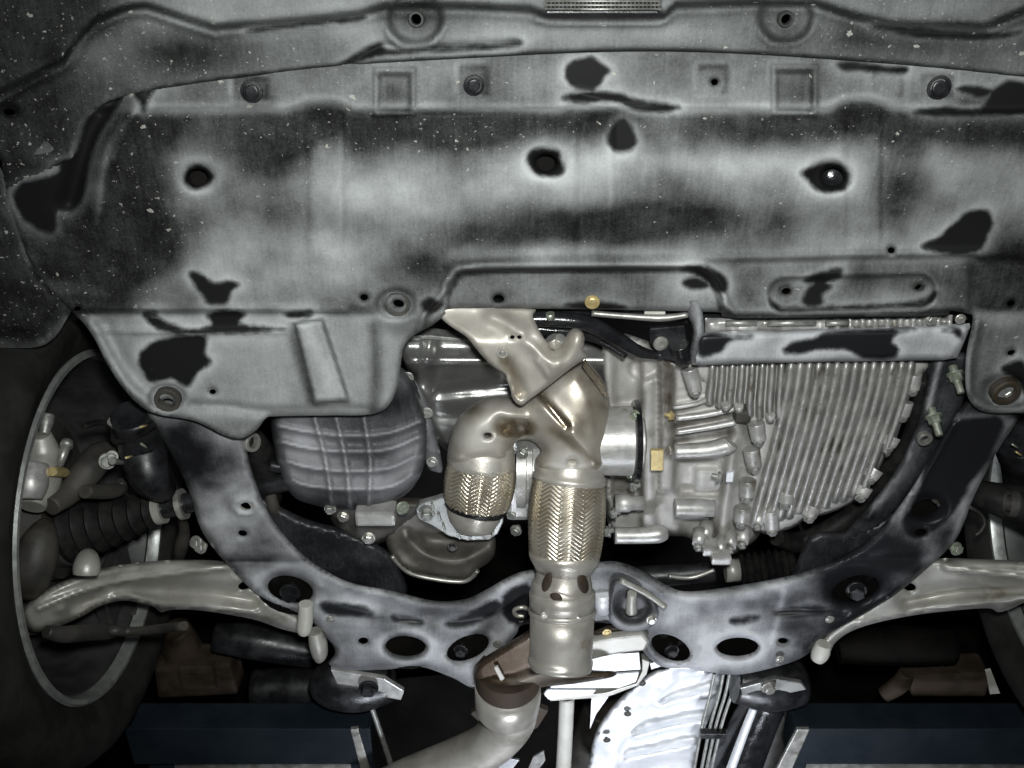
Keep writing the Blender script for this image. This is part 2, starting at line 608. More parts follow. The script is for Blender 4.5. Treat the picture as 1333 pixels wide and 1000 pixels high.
def fast(kind, x, y, h, r, parent, mat='zinc', name=None, aim=None, label=None):
    o = bpy.data.objects.new(name or kind, fastener_mesh(kind, mat))
    o.location = V(x, y, h)
    s = r * mpp(x, y, h)
    o.scale = (s, s, s)
    if aim is not None:                       # direction the head points to
        o.rotation_euler = Vector(aim).to_track_quat('-Z', 'Y').to_euler()
    else:
        o.rotation_euler = (random.uniform(-.12, .12), random.uniform(-.12, .12), random.uniform(0, 6))
    return link(o, parent, label)

def bolt(x, y, h, r, parent, mat='zinc', **k):
    return fast('bolt', x, y, h, r, parent, mat, **k)

# ------------------------------------------------------------------ workshop floor and lift
XC = 0.09                                      # the car's centre line
def struct(o):
    o['kind'] = 'structure'
    return o
fl = box('floor', (0, 2.0, -.05), (14, 14, .1), M['concrete'], bevel=0)
struct(fl)

# ------------------------------------------------------------------ the car
car = bpy.data.objects.new('car', None)
car.location = (XC, .80, CAMZ + .70)
car['label'] = 'raised car seen from below, dusty black undertray, exhaust and gearbox exposed'
car['category'] = 'car'
COL.objects.link(car)

# ---- dark sheet added far above everything, standing in for the shade in gaps
sheet('gap_backing', [(-250, -120), (1600, -120), (1600, 1120), (-250, 1120)], lambda x, y: 1.62 + .05 * fbm(x, y, 160, 3),
      M['dark'], car, step=40, edge=None, smooth_outline=False)

# ---- front bumper lip
stepL = np.array([(-90, 165), (0, 121), (40, 101), (82, 82), (104, 48), (125, 27), (165, 11), (190, 8), (240, 25), (280, 37), (330, 33),
                  (400, 27), (470, 19), (500, 10), (600, 9), (690, 14), (712, 22), (865, 22), (880, 8), (985, 5), (1060, 6), (1110, 22),
                  (1160, 33), (1280, 38), (1310, 25), (1345, 10), (1450, -10)], float)
def step_y(x):
    return np.interp(x, stepL[:, 0], stepL[:, 1])
def bumper_bump(x, y):
    d = y - step_y(x)
    b = .030 * (1 - sst(-9, 3, d))
    b += .004 * np.exp(-((d - 8) / 5) ** 2) * -1
    for cx, cy in ((541, 24), (1023, 23)):
        b += .022 * ell(x, y, cx, cy, 34, 31, .22)
    b += -.007 * ridge(x, y, [(505, 40), (520, 60), (535, 66), (560, 60), (578, 35)], 5)
    b += -.006 * ridge(x, y, [(990, 42), (1003, 56), (1030, 56), (1050, 45), (1058, 28)], 5)
    b += -.006 * ridge(x, y, [(700, 24), (712, 29), (850, 30), (868, 22)], 4)
    b += .010 * ridge(x, y, [(445, 92), (475, 70), (500, 60), (525, 66), (560, 64), (670, 57)], 6)
    b += -.006 * ridge(x, y, [(0, 132), (60, 98), (95, 80), (118, 42), (150, 24), (190, 17), (280, 46)], 7)
    b += .006 * ridge(x, y, [(20, 130), (90, 105), (160, 85), (260, 70), (400, 60)], 26)
    b += .012 * ell(x, y, 12, 144, 13, 8)
    return b
def bumper_dust_and_shade(x, y):
    d = .40 + .34 * fbm(x, y, 110, 0) - .10 * sst(1000, 1150, x)
    d -= .36 * (1 - sst(40, 190, x))
    d += .22 * np.exp(-((y - 45) / 16) ** 2) * sst(380, 470, x) * (1 - sst(900, 1010, x))
    d += .20 * G(x, y, 95, 60, 22, 30)
    d += .22 * G(x, y, 230, 28, 60, 14) + .25 * G(x, y, 140, 65, 30, 25)
    d -= .28 * G(x, y, 255, 72, 90, 22) + .22 * G(x, y, 60, 20, 50, 30) + .25 * G(x, y, 40, 165, 45, 30)
    d -= .35 * np.exp(-((y - step_y(x) + 1) / 4) ** 2)  # darker line along the crease
    d += .34 * ridge(x, y, [(97, 205), (100, 190), (109, 166), (130, 143), (160, 130), (300, 110), (440, 92)], 6)
    d += .18 * ridge(x, y, [(440, 90), (600, 80), (760, 72), (880, 71), (1140, 86), (1340, 106)], 5)
    d -= .24 * G(x, y, 1200, 50, 130, 16) + .15 * G(x, y, 1020, 30, 34, 26) + .2 * G(x, y, 541, 30, 34, 26)
    d += .12 * G(x, y, 1250, 10, 90, 14) + .20 * (1 - sst(-16, -6, y - step_y(x))) * sst(150, 260, x)
    d -= .7 * ridge(x, y, [(200, 119), (300, 104), (440, 87), (600, 77), (760, 69), (880, 68), (1000, 73), (1140, 83), (1240, 92), (1345, 104)], 3)  # shade of the seam gap painted as a dark line on the edge
    return d
bumper = sheet('bumper_cover',
    [(1450, 118), (1345, 103), (1240, 91), (1140, 82), (1000, 72), (880, 67), (760, 68), (600, 76), (440, 86), (300, 103), (200, 118), (160, 126),
     (128, 140), (108, 165), (99, 195), (96, 208), (70, 222), (30, 238), (8, 250), (2, 225), (-4, 205), (-60, 185), (-110, 120), (-110, -60),
     (0, -70), (1450, -70), (1470, 20)],
    lambda x, y: .895 + .00002 * np.abs(x - 745), M['bumper'], car, step=4.2, dmin=.12,
    holes=[[(712, -30), (858, -30), (858, 17), (712, 17)], ellpoly(542, 25, 8, 6.5), ellpoly(1023, 25, 7, 6), ellpoly(12, 146, 7, 4)],
    edge=(5, .022), hedge=(4, .012), bump=bumper_bump, dust=bumper_dust_and_shade,
    wipes=[[(442, 86), (468, 70), (492, 57), (510, 66), (560, 61), (640, 58), (672, 53), (678, 58), (640, 63), (560, 67), (500, 72)],
           [(18, 250), (22, 243), (55, 232), (72, 214), (88, 208), (98, 214), (96, 226), (40, 240)],
           [(330, 38), (400, 29), (470, 22), (468, 27), (400, 34), (330, 42)],
           [(1130, 34), (1180, 36), (1290, 44), (1330, 40), (1300, 50), (1200, 48)]],
    chips=lambda x, y: .22 + .75 * (1 - sst(150, 520, x)) + .55 * sst(980, 1120, x),
    label='dusty black front bumper lip with stone chips')
for cx, cy in ((542, 25), (1023, 25)):
    fast('ring', cx, cy, .917, 10.5, bumper, 'rim', name='grommet')
# radiator grille seen through the lip's cut-out
gr = prism('grille_frame', [(706, 20), (862, 20), (858, 14), (710, 14)], .925, .012, M['black'], car)
for i in range(9):
    y = 12 - i * 5.2
    sweep('grille_bar', [P(708, y, .932), P(862, y, .932)], [.0011] * 2, M['zinc'], gr, 6)
for i in range(29):
    x = 712 + i * 5.2
    sweep('grille_bar', [P(x, 16, .934), P(x, -34, .934)], [.0011] * 2, M['zinc'], gr, 6)
prism('radiator_face', [(704, 20), (866, 20), (866, -45), (704, -45)], .952, .03, M['grime'], gr, bevel=0)

# ---- left wheel arch liner
def liner_dust(x, y):
    return .10 + .1 * fbm(x, y, 60, 2) + .35 * ridge(x, y, [(2, 214), (20, 288), (40, 340)], 4) + .4 * ridge(x, y, [(0, 449), (48, 449), (70, 436), (84, 416)], 5) + .2 * G(x, y, 10, 250, 14, 30)
liner = sheet('wheel_arch_liner', [(-120, 190), (-40, 205), (-2, 213), (20, 290), (40, 342), (64, 376), (92, 398), (84, 420), (70, 440), (48, 452), (0, 453), (-120, 452)],
      lambda x, y: .905 + .0001 * (y - 200), M['bumper'], car, step=7, edge=(6, .012), dust=liner_dust,
      bump=lambda x, y: .012 * ridge(x, y, [(-10, 440), (40, 438), (66, 420), (80, 400)], 9),
      chips=lambda x, y: np.ones_like(x), label='dark wheel arch liner peppered with grit')

# ---- engine undertray
def shoulder(x):
    return 143 - 11 * np.exp(-((x - 420) / 34.) ** 4) - 13 * np.exp(-((x - 1120) / 34.) ** 4) - 6 * np.exp(-((x - 775) / 40.) ** 4) + 4 * np.exp(-((x - 1300) / 90) ** 2)
def tray_h(x, y):
    h = .925 - .016 * sst(-8, 8, y - shoulder(x))
    h += .016 * sst(190, 345, y)
    return h
def tray_bump(x, y):
    b = np.zeros_like(x)
    fade = sst(140, 160, y) * (1 - sst(300, 336, y))
    for a, c in ((398, 447), (752, 799), (1101, 1148)):
        b += .0045 * rect(x, y, a, c, 120, 400, 5) * fade
    # pressed pads of the front strip
    for x0, x1, y0, y1 in ((486, 541, 88, 149), (1004, 1064, 84, 149)):
        b += -.013 * rect(x, y, x0, x1, y0, y1, 3.5) + .009 * rect(x, y, x0 + 8, x1 - 7, y0 + 10, y1 - 4, 4)
    b += .005 * rect(x, y, 1131, 1181, 90, 131, 3)
    for x0, x1, y0, y1 in ((594, 641, 81, 129), (905, 953, 80, 127), (1194, 1246, 92, 130), (300, 355, 96, 134)):
        b += .004 * rect(x, y, x0, x1, y0, y1, 2)
    # left ridge and the gutter beside it
    b += -.014 * ridge(x, y, [(176, 140), (152, 178), (137, 215), (130, 275)], 13)
    b += .016 * ridge(x, y, [(150, 132), (122, 165), (108, 205), (92, 262)], 16)
    # rear access recess
    acc = np.array([(576, 440), (580, 382), (588, 364), (606, 352), (700, 349), (890, 348), (915, 353), (932, 368), (942, 398), (944, 440)], float)
    sd = sdist(x, y, cat(acc, 4, True))
    b += .024 * sst(-2, 5, sd)
    b += -.010 * np.exp(-((sd + 4) / 4) ** 2)
    # crease of the rear border
    b += -.006 * ridge(x, y, [(585, 345), (700, 338), (900, 336), (1000, 334), (1150, 330), (1275, 329)], 5)
    b += .005 * ridge(x, y, [(960, 345), (1150, 340), (1270, 338)], 6)
    # stadium recess
    st = segdist(x, y, np.array([(1022, 384), (1195, 379)], float), False)
    b += .010 * (1 - sst(17, 24, st))
    b += -.004 * np.exp(-((st - 26) / 4) ** 2)
    # lower left wing: lines, bar, lip
    b += -.006 * ridge(x, y, [(95, 400), (200, 402), (330, 402), (450, 404)], 4)
    b += .008 * sst(396, 412, y) * (1 - sst(470, 520, x))
    b += -.005 * ridge(x, y, [(130, 430), (250, 432), (370, 432)], 4)
    q = np.array([(382, 420), (420, 415), (455, 522), (408, 526)], float)
    b += -.030 * sst(-3, 5, sdist(x, y, q))
    b += .016 * sst(478, 522, x) * sst(412, 440, y) * (1 - sst(560, 570, x))
    b += -.008 * ridge(x, y, [(118, 420), (140, 460), (165, 500), (190, 522)], 7)
    b += .008 * ridge(x, y, [(138, 425), (160, 470), (185, 500)], 10)
    b += .007 * ridge(x, y, [(250, 528), (300, 530), (345, 536), (480, 534)], 6)
    # washers dimples
    for cx, cy, rx, ry in ((217, 517, 23, 16), (515, 396, 25, 19), (1309, 511, 30, 22)):
        b += .012 * ell(x, y, cx, cy, rx, ry, .25)
        b += -.008 * ell(x, y, cx, cy, rx * .55, ry * .6, .3)
    b += .005 * ell(x, y, 152, 341, 10, 13)
    # right wing
    b += .012 * rect(x, y, 1262, 1500, 336, 600, 6) * 1.0
    b += -.008 * ridge(x, y, [(1272, 420), (1264, 470), (1264, 515), (1280, 528), (1340, 532)], 6)
    b += .008 * ell(x, y, 258, 230, 22, 18, .35) + .008 * ell(x, y, 712, 212, 24, 19, .35) + .012 * ell(x, y, 1080, 230, 26, 20, .35)
    b += -.006 * ridge(x, y, [(750, 122), (790, 130), (830, 134), (880, 140)], 5)
    b += .0035 * fbm(x, y, 120, 4)
    return b
def tray_dust_and_shade(x, y):
    sh = y - shoulder(x)
    d = .43 + .62 * fbm(x, y, 95, 1) + .24 * fbm(x, y, 36, 4)
    # front strip and the shoulder's highlight, painted as dust
    d = np.where(sh < 0, .44 + .34 * fbm(x, y, 60, 2), d)
    d += .24 * np.exp(-((sh + 3) / 6) ** 2)
    # band behind the shoulder: blasted clean, plus its face's shade painted in
    band = sst(0, 10, sh) * (1 - sst(22, 75, sh))
    d -= .50 * band * (.75 + .5 * fbm(x, y, 80, 5))
    for a in [(255, 232, 46, 40, .34), (712, 214, 46, 36, .42), (1078, 228, 52, 36, .36), (810, 178, 26, 26, .28), (762, 96, 44, 30, .22),
              (425, 240, 26, 60, .20), (772, 225, 30, 45, .25), (500, 260, 70, 40, .20), (640, 250, 80, 30, .12), (930, 212, 120, 20, .36),
              (1110, 320, 70, 22, .26), (1215, 205, 90, 36, .25), (1290, 250, 60, 40, .18), (300, 320, 60, 40, .28), (255, 365, 50, 25, .26),
              (430, 320, 70, 24, .20), (1240, 305, 60, 24, .28), (360, 360, 80, 25, .12), (700, 327, 130, 10, .16), (480, 370, 60, 20, .1),
              (900, 120, 120, 18, .12), (700, 110, 50, 20, .10), (880, 170, 60, 25, .12)]:
        d += a[4] * G(x, y, *a[:4])
    for a in [(180, 240, 60, 70, .50), (130, 340, 90, 40, .48), (345, 205, 45, 30, .34), (210, 330, 45, 35, .22), (640, 300, 110, 22, .26),
              (900, 285, 140, 26, .48), (850, 240, 40, 22, .14), (1170, 225, 36, 60, .42), (1330, 340, 50, 40, .42), (1310, 400, 60, 60, .30),
              (420, 175, 40, 30, .2), (780, 290, 90, 26, .34), (1230, 160, 110, 22, .22), (380, 275, 36, 26, .22), (330, 120, 26, 22, .16), (615, 110, 40, 20, .14),
              (560, 345, 30, 26, .3), (1030, 122, 26, 20, .25), (513, 122, 22, 22, .22), (60, 330, 60, 50, .3), (1290, 130, 60, 14, .25), (1150, 365, 60, 18, .12),
              (480, 200, 20, 30, .15), (600, 170, 60, 22, .18)]:
        d -= a[4] * G(x, y, *a[:4])
    # ribs: some flanks paler, some darker
    d += .16 * np.exp(-((x - 444) / 4) ** 2) * rect(x, y, 0, 1500, 150, 300, 20) + .14 * np.exp(-((x - 796) / 4) ** 2) * rect(x, y, 0, 1500, 165, 270, 20)
    d -= .14 * np.exp(-((x - 1146) / 3.5) ** 2) * rect(x, y, 0, 1500, 150, 330, 20) + .12 * np.exp(-((x - 402) / 4) ** 2) * rect(x, y, 0, 1500, 150, 330, 20)
    for x0, x1, y0, y1 in ((486, 541, 88, 149), (1004, 1064, 84, 149), (594, 641, 81, 129), (905, 953, 80, 127), (1131, 1181, 90, 131), (1194, 1246, 92, 130), (300, 355, 96, 134)):
        qx, qy = np.abs(x - (x0 + x1) / 2) - (x1 - x0) / 2 + 7, np.abs(y - (y0 + y1) / 2) - (y1 - y0) / 2 + 7
        sd_ = np.hypot(np.clip(qx, 0, None), np.clip(qy, 0, None)) + np.minimum(np.maximum(qx, qy), 0) - 7
        d += .26 * np.exp(-(sd_ / 3.2) ** 2) * (1 - .6 * (y > y1 - 8)) * (1 - .5 * (x > x1 - 8)) - .16 * np.exp(-((sd_ + 7) / 4) ** 2) * ((y < y0 + 14) | (x > x1 - 14))  # pad rims: edge dust with highlight and dark lines painted in
    # left ridge, and the gutter's shaded gap painted dark
    d += .26 * ridge(x, y, [(160, 150), (142, 190), (132, 230), (126, 290)], 6) + .22 * ridge(x, y, [(176, 144), (160, 172), (148, 205)], 4)
    d -= .4 * ridge(x, y, [(150, 140), (120, 175), (108, 215), (92, 262)], 13)
    # lower left wing is heavily dusted
    lw = sst(404, 414, y) * (1 - sst(500, 560, x))
    d = d * (1 - lw) + lw * (.74 + .22 * fbm(x, y, 50, 3))
    d += lw * (.2 * ridge(x, y, [(395, 425), (420, 470), (435, 515)], 12) - .35 * ridge(x, y, [(378, 430), (390, 470), (404, 520)], 7) - .42 * ridge(x, y, [(486, 425), (490, 470), (488, 530)], 9) + .2 * ridge(x, y, [(412, 519), (450, 518)], 6))  # rib block's light top, dark side and turned-down edge shaded by dust
    d -= .3 * lw * G(x, y, 310, 555, 40, 14)
    d -= .25 * G(x, y, 120, 400, 40, 14) + .4 * G(x, y, 95, 398, 25, 16)
    # rear border: the recess's light rim and shaded inner line painted as dust
    acc = [(578, 405), (580, 382), (588, 364), (606, 352), (700, 349), (890, 348), (915, 353), (932, 368), (942, 398)]
    d += .30 * ridge(x, y, [(a_, b_ - 3) for a_, b_ in acc], 4) - .45 * ridge(x, y, [(a_ + (4 if a_ < 700 else -4 if a_ > 900 else 0), b_ + 4) for a_, b_ in acc], 3)
    d += .12 * ridge(x, y, [(590, 330), (760, 325), (900, 328)], 8)
    d += .15 * ridge(x, y, [(960, 405), (1100, 400), (1220, 396)], 4)
    d -= .35 * ridge(x, y, [(940, 410), (1100, 410), (1250, 405)], 5)
    d -= .35 * sst(1262, 1275, x) * sst(330, 345, y) * (1 - sst(395, 405, y))
    rw = sst(1258, 1266, x) * sst(402, 410, y)
    d = d * (1 - rw) + rw * (.42 + .25 * fbm(x, y, 40, 3) + .2 * G(x, y, 1300, 415, 30, 12))
    return d
tray = sheet('undertray',
    [(110, 120), (160, 112), (200, 108), (300, 94), (440, 77), (600, 67), (760, 59), (880, 58), (1000, 63), (1140, 73), (1345, 94), (1440, 108),
     (1478, 180), (1484, 260), (1470, 330), (1430, 370), (1408, 400), (1392, 450), (1372, 500), (1350, 534), (1318, 538), (1284, 537), (1266, 527), (1257, 505),
     (1257, 466), (1264, 430), (1266, 413), (1262, 409), (1238, 405), (1222, 411), (1100, 413), (955, 414), (938, 407), (915, 406), (880, 405), (700, 402), (590, 402),
     (580, 410), (562, 424), (540, 436), (526, 452), (521, 480), (517, 505), (504, 530), (480, 540), (430, 541), (362, 542), (346, 545), (334, 560), (314, 571), (292, 567), (252, 548),
     (206, 540), (182, 528), (160, 505), (140, 475), (125, 445), (112, 425), (98, 410), (84, 399), (58, 372), (36, 340), (18, 290), (4, 235), (40, 195), (80, 150)],
    tray_h, M['shield'], car, step=3.9, dmin=.10,
    holes=[ellpoly(258, 231, 13, 11), ellpoly(711, 212, 14, 11), ellpoly(1084, 230, 14, 12), ellpoly(649, 389, 7, 5), ellpoly(930, 107, 4.5, 4.2), ellpoly(519, 395, 7, 4.5, 15),
           ellpoly(218, 524, 8, 5), ellpoly(277, 510, 4, 3), ellpoly(474, 387, 5, 4), ellpoly(1023, 379, 6, 4.2), ellpoly(1196, 374, 6, 3.6), ellpoly(1316, 395, 5, 3.4, -20),
           ellpoly(1316, 459, 5, 3, -20), ellpoly(101, 402, 4, 3), ellpoly(1160, 326, 4.5, 4)],
    edge=(6, .014), hedge=(5, .012), bump=tray_bump, dust=tray_dust_and_shade,
    wipes=[[(736, 95), (742, 82), (760, 76), (772, 75), (784, 84), (794, 92), (786, 100), (780, 110), (768, 118), (750, 114), (740, 106)],
           [(730, 128), (752, 121), (800, 121), (830, 131), (862, 135), (884, 141), (855, 146), (822, 141), (798, 132), (758, 134)],
           [(791, 180), (797, 166), (812, 155), (823, 168), (828, 186), (818, 197), (800, 196)],
           [(687, 208), (695, 195), (724, 196), (730, 208), (735, 222), (722, 230), (698, 226)],
           [(240, 230), (246, 218), (264, 215), (275, 224), (279, 231), (270, 240), (254, 246), (243, 240)],
           [(1043, 226), (1056, 219), (1082, 212), (1098, 218), (1106, 230), (1100, 246), (1082, 250), (1064, 247), (1054, 236)],
           [(1200, 322), (1224, 308), (1236, 296), (1262, 276), (1285, 275), (1291, 292), (1284, 310), (1272, 328), (1240, 331)],
           [(248, 355), (262, 357), (276, 368), (300, 367), (310, 371), (300, 380), (296, 394), (274, 396), (264, 384), (254, 372)],
           [(188, 408), (240, 428), (275, 424), (270, 410), (292, 404), (320, 408), (312, 422), (372, 429), (300, 434), (225, 434), (200, 425)],
           [(181, 470), (190, 452), (215, 441), (266, 436), (266, 458), (274, 472), (258, 484), (246, 502), (236, 500), (222, 492), (196, 497)],
           [(372, 408), (404, 405), (402, 412), (380, 414)],
           [(188, 406), (204, 406), (202, 412), (190, 412)],
           [(549, 393), (560, 388), (572, 394), (578, 393), (576, 400), (560, 407), (550, 402)],
           [(1045, 390), (1052, 376), (1060, 368), (1046, 366), (1060, 358), (1082, 351), (1096, 352), (1092, 362), (1076, 368), (1082, 374), (1070, 384), (1070, 396), (1050, 398)],
           [(1002, 390), (1014, 398), (1030, 400), (1150, 396), (1200, 390), (1216, 380), (1220, 384), (1204, 398), (1160, 400), (1030, 405), (1008, 402)],
           [(886, 350), (910, 346), (935, 354), (946, 366), (944, 380), (930, 378), (916, 362), (900, 355)],
           [(888, 366), (900, 362), (918, 366), (922, 374), (904, 376), (890, 372)],
           [(1090, 84), (1106, 80), (1146, 86), (1180, 88), (1176, 95), (1142, 94), (1116, 92), (1100, 92)],
           [(1190, 146), (1230, 140), (1276, 142), (1290, 122), (1312, 106), (1340, 112), (1350, 140), (1330, 149), (1260, 150), (1220, 150)],
           [(1246, 116), (1262, 112), (1290, 118), (1280, 126), (1262, 122)],
           [(18, 256), (30, 238), (74, 226), (78, 206), (98, 200), (112, 160), (128, 138), (160, 122), (150, 142), (128, 178), (116, 214), (108, 256), (92, 274), (74, 276), (70, 302), (50, 298), (30, 284)],  # rubbed patch, with the shadow of the gap beside it painted in
           [(176, 120), (200, 116), (192, 132), (188, 146), (182, 134)],
           [(1304, 480), (1330, 470), (1340, 500), (1334, 512), (1324, 496)],
           [(735, 398), (760, 393), (800, 396), (815, 401), (780, 404)]],
    chips=lambda x, y: .30 * (1 - sst(60, 170, np.abs(y - 120))) + .28 * (1 - sst(200, 420, x)) + .7 * (1 - sst(40, 140, x)) + .10 + .15 * (1 - sst(0, 60, np.abs(y - 170))),
    label='dusty black plastic engine undertray with wiped dark patches')
for cx, cy, r in ((328, 119, 15), (617, 111, 14), (1222, 114, 16)):
    fast('clip', cx, cy, .929, r, tray, 'black', name='push_clip')
fast('clip', 771, 393, .944, 10, tray, 'brass', name='brass_clip', label='small brass coloured clip')
for cx, cy, r in ((218, 521, 17), (518, 396, 17), (1310, 511, 19)):
    fast('ring', cx, cy, .936, r, tray, 'grime', name='washer')
fast('bolt', 1312, 513, .946, 9, tray, 'steel')
for cx, cy in ((1023, 380), (1196, 374)):
    fast('ring', cx, cy, .943, 10, tray, 'grime', name='washer')
# glossy part that looks through the right drain hole
lathe('drain_plug_boss', V(1086, 231, .965), (0, .2, 1), [(-.012, 0.001), (-.011, .01), (-.006, .017), (0, .021), (.03, .022)], M['gloss'], car)
for cx, cy, h in ((711, 212, .955), (258, 231, .955)):
    lathe('drain_cap', V(cx, cy, h), (0, .2, 1), [(0, .001), (0, .008), (.001, .009), (.003, .018), (.02, .018)], M['dark'], tray)

# ---- lower radiator support bar below the gearbox
def bar_dust(x, y):
    return .80 + .25 * fbm(x, y, 40, 2) - .25 * ridge(x, y, [(905, 474), (1050, 473), (1220, 467)], 3)
bar = sheet('support_bar', [(912, 433), (960, 431), (1080, 428), (1200, 424), (1262, 421), (1263, 426), (1254, 448), (1246, 466), (1228, 469), (1100, 471), (1000, 473), (905, 476), (899, 470), (904, 450)],
      .948, M['frame'], car, step=5, edge=(5, .02), dust=bar_dust, smooth_outline=False,
      wipes=[[(912, 438), (930, 434), (948, 438), (978, 437), (974, 441), (956, 442), (944, 448), (936, 458), (912, 464), (908, 450)],
             [(1020, 458), (1030, 448), (1056, 442), (1080, 433), (1120, 430), (1190, 428), (1168, 434), (1160, 446), (1170, 454), (1160, 466), (1124, 466), (1106, 456), (1070, 454), (1040, 460)],
             [(1228, 430), (1248, 428), (1252, 440), (1246, 438), (1240, 432)]],
      bump=lambda x, y: .006 * np.exp(-((y - 434 + (x - 912) * .034) / 3.) ** 2) + .002 * fbm(x, y, 60, 4), label='pale dusted steel support bar with dark wiped patches')
sheet('bar_tab', [(896, 392), (904, 388), (912, 392), (915, 410), (917, 436), (912, 446), (908, 470), (901, 474), (898, 456), (902, 430), (896, 412)], .935, M['frame'], bar, step=4,
      edge=(5, .03), dust=lambda x, y: .55 + .4 * G(x, y, 912, 410, 5, 25) + .2 * fbm(x, y, 20, 2) - .3 * G(x, y, 900, 440, 6, 20))

# ---- engine lower side, oil pan
block = sheet('engine_side_cover', [(515, 436), (560, 432), (640, 430), (760, 440), (800, 470), (800, 540), (700, 560), (640, 575), (590, 590), (560, 560), (545, 520), (530, 480)],
      lambda x, y: 1.055 + .028 * sst(470, 500, y) - .02 * np.exp(-((y - 472) / 14.) ** 2), M['sheetmetal'], car, step=6, edge=(8, .04),
      bump=lambda x, y: .010 * ridge(x, y, [(562, 430), (556, 470), (552, 500)], 7) + .008 * ridge(x, y, [(570, 512), (640, 505), (700, 500)], 5) + .005 * ridge(x, y, [(570, 540), (640, 545)], 8) + .004 * fbm(x, y, 30, 3),
      label='dark shiny pressed steel cover above the exhaust')
prism('cover_lip', [(470, 437), (562, 437), (600, 441), (600, 445), (560, 442), (470, 441)], 1.05, .02, M['zinc'], block, bevel=.001)
def pan_bump(x, y):
    b = np.zeros_like(x)
    for yy, k in ((556, 0), (577, 1), (602, 2), (626, 3)):
        q = [(362 + 6 * k, yy - 2), (400, yy + 6), (450, yy + 11), (505, yy + 8), (548 - 4 * k, yy - 8)]
        b -= .008 * ridge(x, y, q, 2.8)
        b += .004 * ridge(x, y, [(a, c + 9) for a, c in q], 6)
    for p in ([(410, 545), (424, 600), (432, 655)], [(438, 545), (450, 600), (456, 660)], [(474, 545), (482, 600), (480, 658)]):
        b -= .010 * ridge(x, y, p, 3)
    b += .012 * ell(x, y, 450, 690, 90, 45, .4)
    b += .0025 * fbm(x, y, 18, 5)
    return b
def pan_dust(x, y):
    d = .30 + .22 * fbm(x, y, 40, 1)
    d += .30 * G(x, y, 400, 600, 45, 50) + .35 * G(x, y, 500, 630, 50, 22) + .3 * G(x, y, 530, 590, 20, 30) + .25 * G(x, y, 390, 570, 20, 30)
    for yy in (556, 577, 602, 626):
        d += .34 * ridge(x, y, [(362, yy - 2), (400, yy + 6), (450, yy + 11), (505, yy + 8), (548, yy - 8)], 3)
    for p in ([(410, 545), (424, 600), (432, 655)], [(438, 545), (450, 600), (456, 660)], [(474, 545), (482, 600), (480, 658)]):
        d += .3 * ridge(x, y, p, 3)
    d -= .25 * G(x, y, 490, 520, 60, 24) + .2 * G(x, y, 450, 650, 60, 14)
    return d
pan = sheet('oil_pan', [(352, 480), (352, 545), (358, 590), (368, 625), (384, 648), (410, 658), (450, 666), (486, 664), (516, 652), (540, 632), (554, 600), (558, 560), (552, 525), (536, 490), (500, 470), (420, 465)],
      .985, M['pan'], car, step=3.2, edge=(15, .06), bump=pan_bump, dust=pan_dust, label='ribbed black oil pan with grey dust')
rail = sheet('pan_flange', [(500, 470), (524, 482), (544, 500), (558, 530), (570, 575), (576, 612), (566, 614), (556, 606), (550, 570), (540, 530), (520, 500), (500, 486)], 1.02, M['pan'], pan, step=5,
      edge=(4, .02), dust=lambda x, y: .5 + .3 * fbm(x, y, 25, 2))
for x, y in ((531, 491), (556, 537), (563, 601), (430, 662), (470, 668)):
    bolt(x, y, 1.016, 8, pan)
box('drain_boss', V(490, 668, 1.0), (.05, .02, .03), M['casting'], pan, .004)
bolt(524, 661, .995, 9, pan, 'greenzinc', aim=(.5, -.3, -1))
bolt(447, 672, 1.0, 8, pan, 'steel')
# bits left of the pan
misc = tube('radiator_hose', [(300, 560, 1.03, 18), (330, 580, 1.04, 20), (345, 615, 1.05, 20), (350, 650, 1.06, 17)], M['rubber'], car)
fast('ring', 329, 576, 1.0, 13, misc, 'steel', name='hose_clamp', aim=(1, -.2, -.6))
tube('sensor_plug', [(352, 606, 1.03, 8), (372, 610, 1.03, 8), (385, 618, 1.03, 5)], M['black'], misc)
tube('bracket_leg', [(352, 640, 1.04, 7), (356, 660, 1.04, 8), (366, 676, 1.05, 7)], M['grime'], misc)
sheet('pan_bracket', [(424, 652), (480, 650), (545, 648), (552, 662), (526, 684), (500, 706), (466, 708), (440, 690)], 1.04, M['grime'], pan, step=6, edge=(6, .03), bump=lambda x, y: .012 * fbm(x, y, 18, 3))
for k, (x, y) in enumerate(((470, 672), (505, 668))):
    tube('pan_spacer', [(x, y - 8, 1.05, 7), (x + 1, y + 10, 1.05, 6)], M['casting'] if k % 2 else M['grime'], pan, seg=12)
bolt(480, 700, 1.02, 9, pan, 'steel')

# ---- gearbox
def gb_bump(x, y):
    b = .006 * fbm(x, y, 26, 6)
    # flange bands
    b += -.016 * rect(x, y, 857, 876, 455, 640, 3) - .012 * rect(x, y, 834, 853, 455, 690, 3)
    b += -.020 * ridge(x, y, [(958, 560), (950, 620), (944, 660), (938, 720)], 9)
    b += .022 * rect(x, y, 882, 940, 600, 645, 6) - .016 * rect(x, y, 905, 936, 610, 640, 4)
    b += -.014 * ridge(x, y, [(880, 548), (956, 534)], 4) - .014 * ridge(x, y, [(880, 566), (956, 552)], 4) - .016 * ridge(x, y, [(878, 588), (948, 580)], 6)
    b += .018 * rect(x, y, 800, 832, 448, 530, 8) + .02 * ell(x, y, 838, 480, 18, 14)
    b += -.012 * ridge(x, y, [(880, 530), (920, 520), (960, 512)], 3)
    b += .02 * rect(x, y, 885, 925, 672, 700, 6)
    b += .030 * rect(x, y, 795, 835, 600, 650, 6)
    b += -.012 * ridge(x, y, [(962, 545), (975, 600), (985, 640)], 8)
    return b
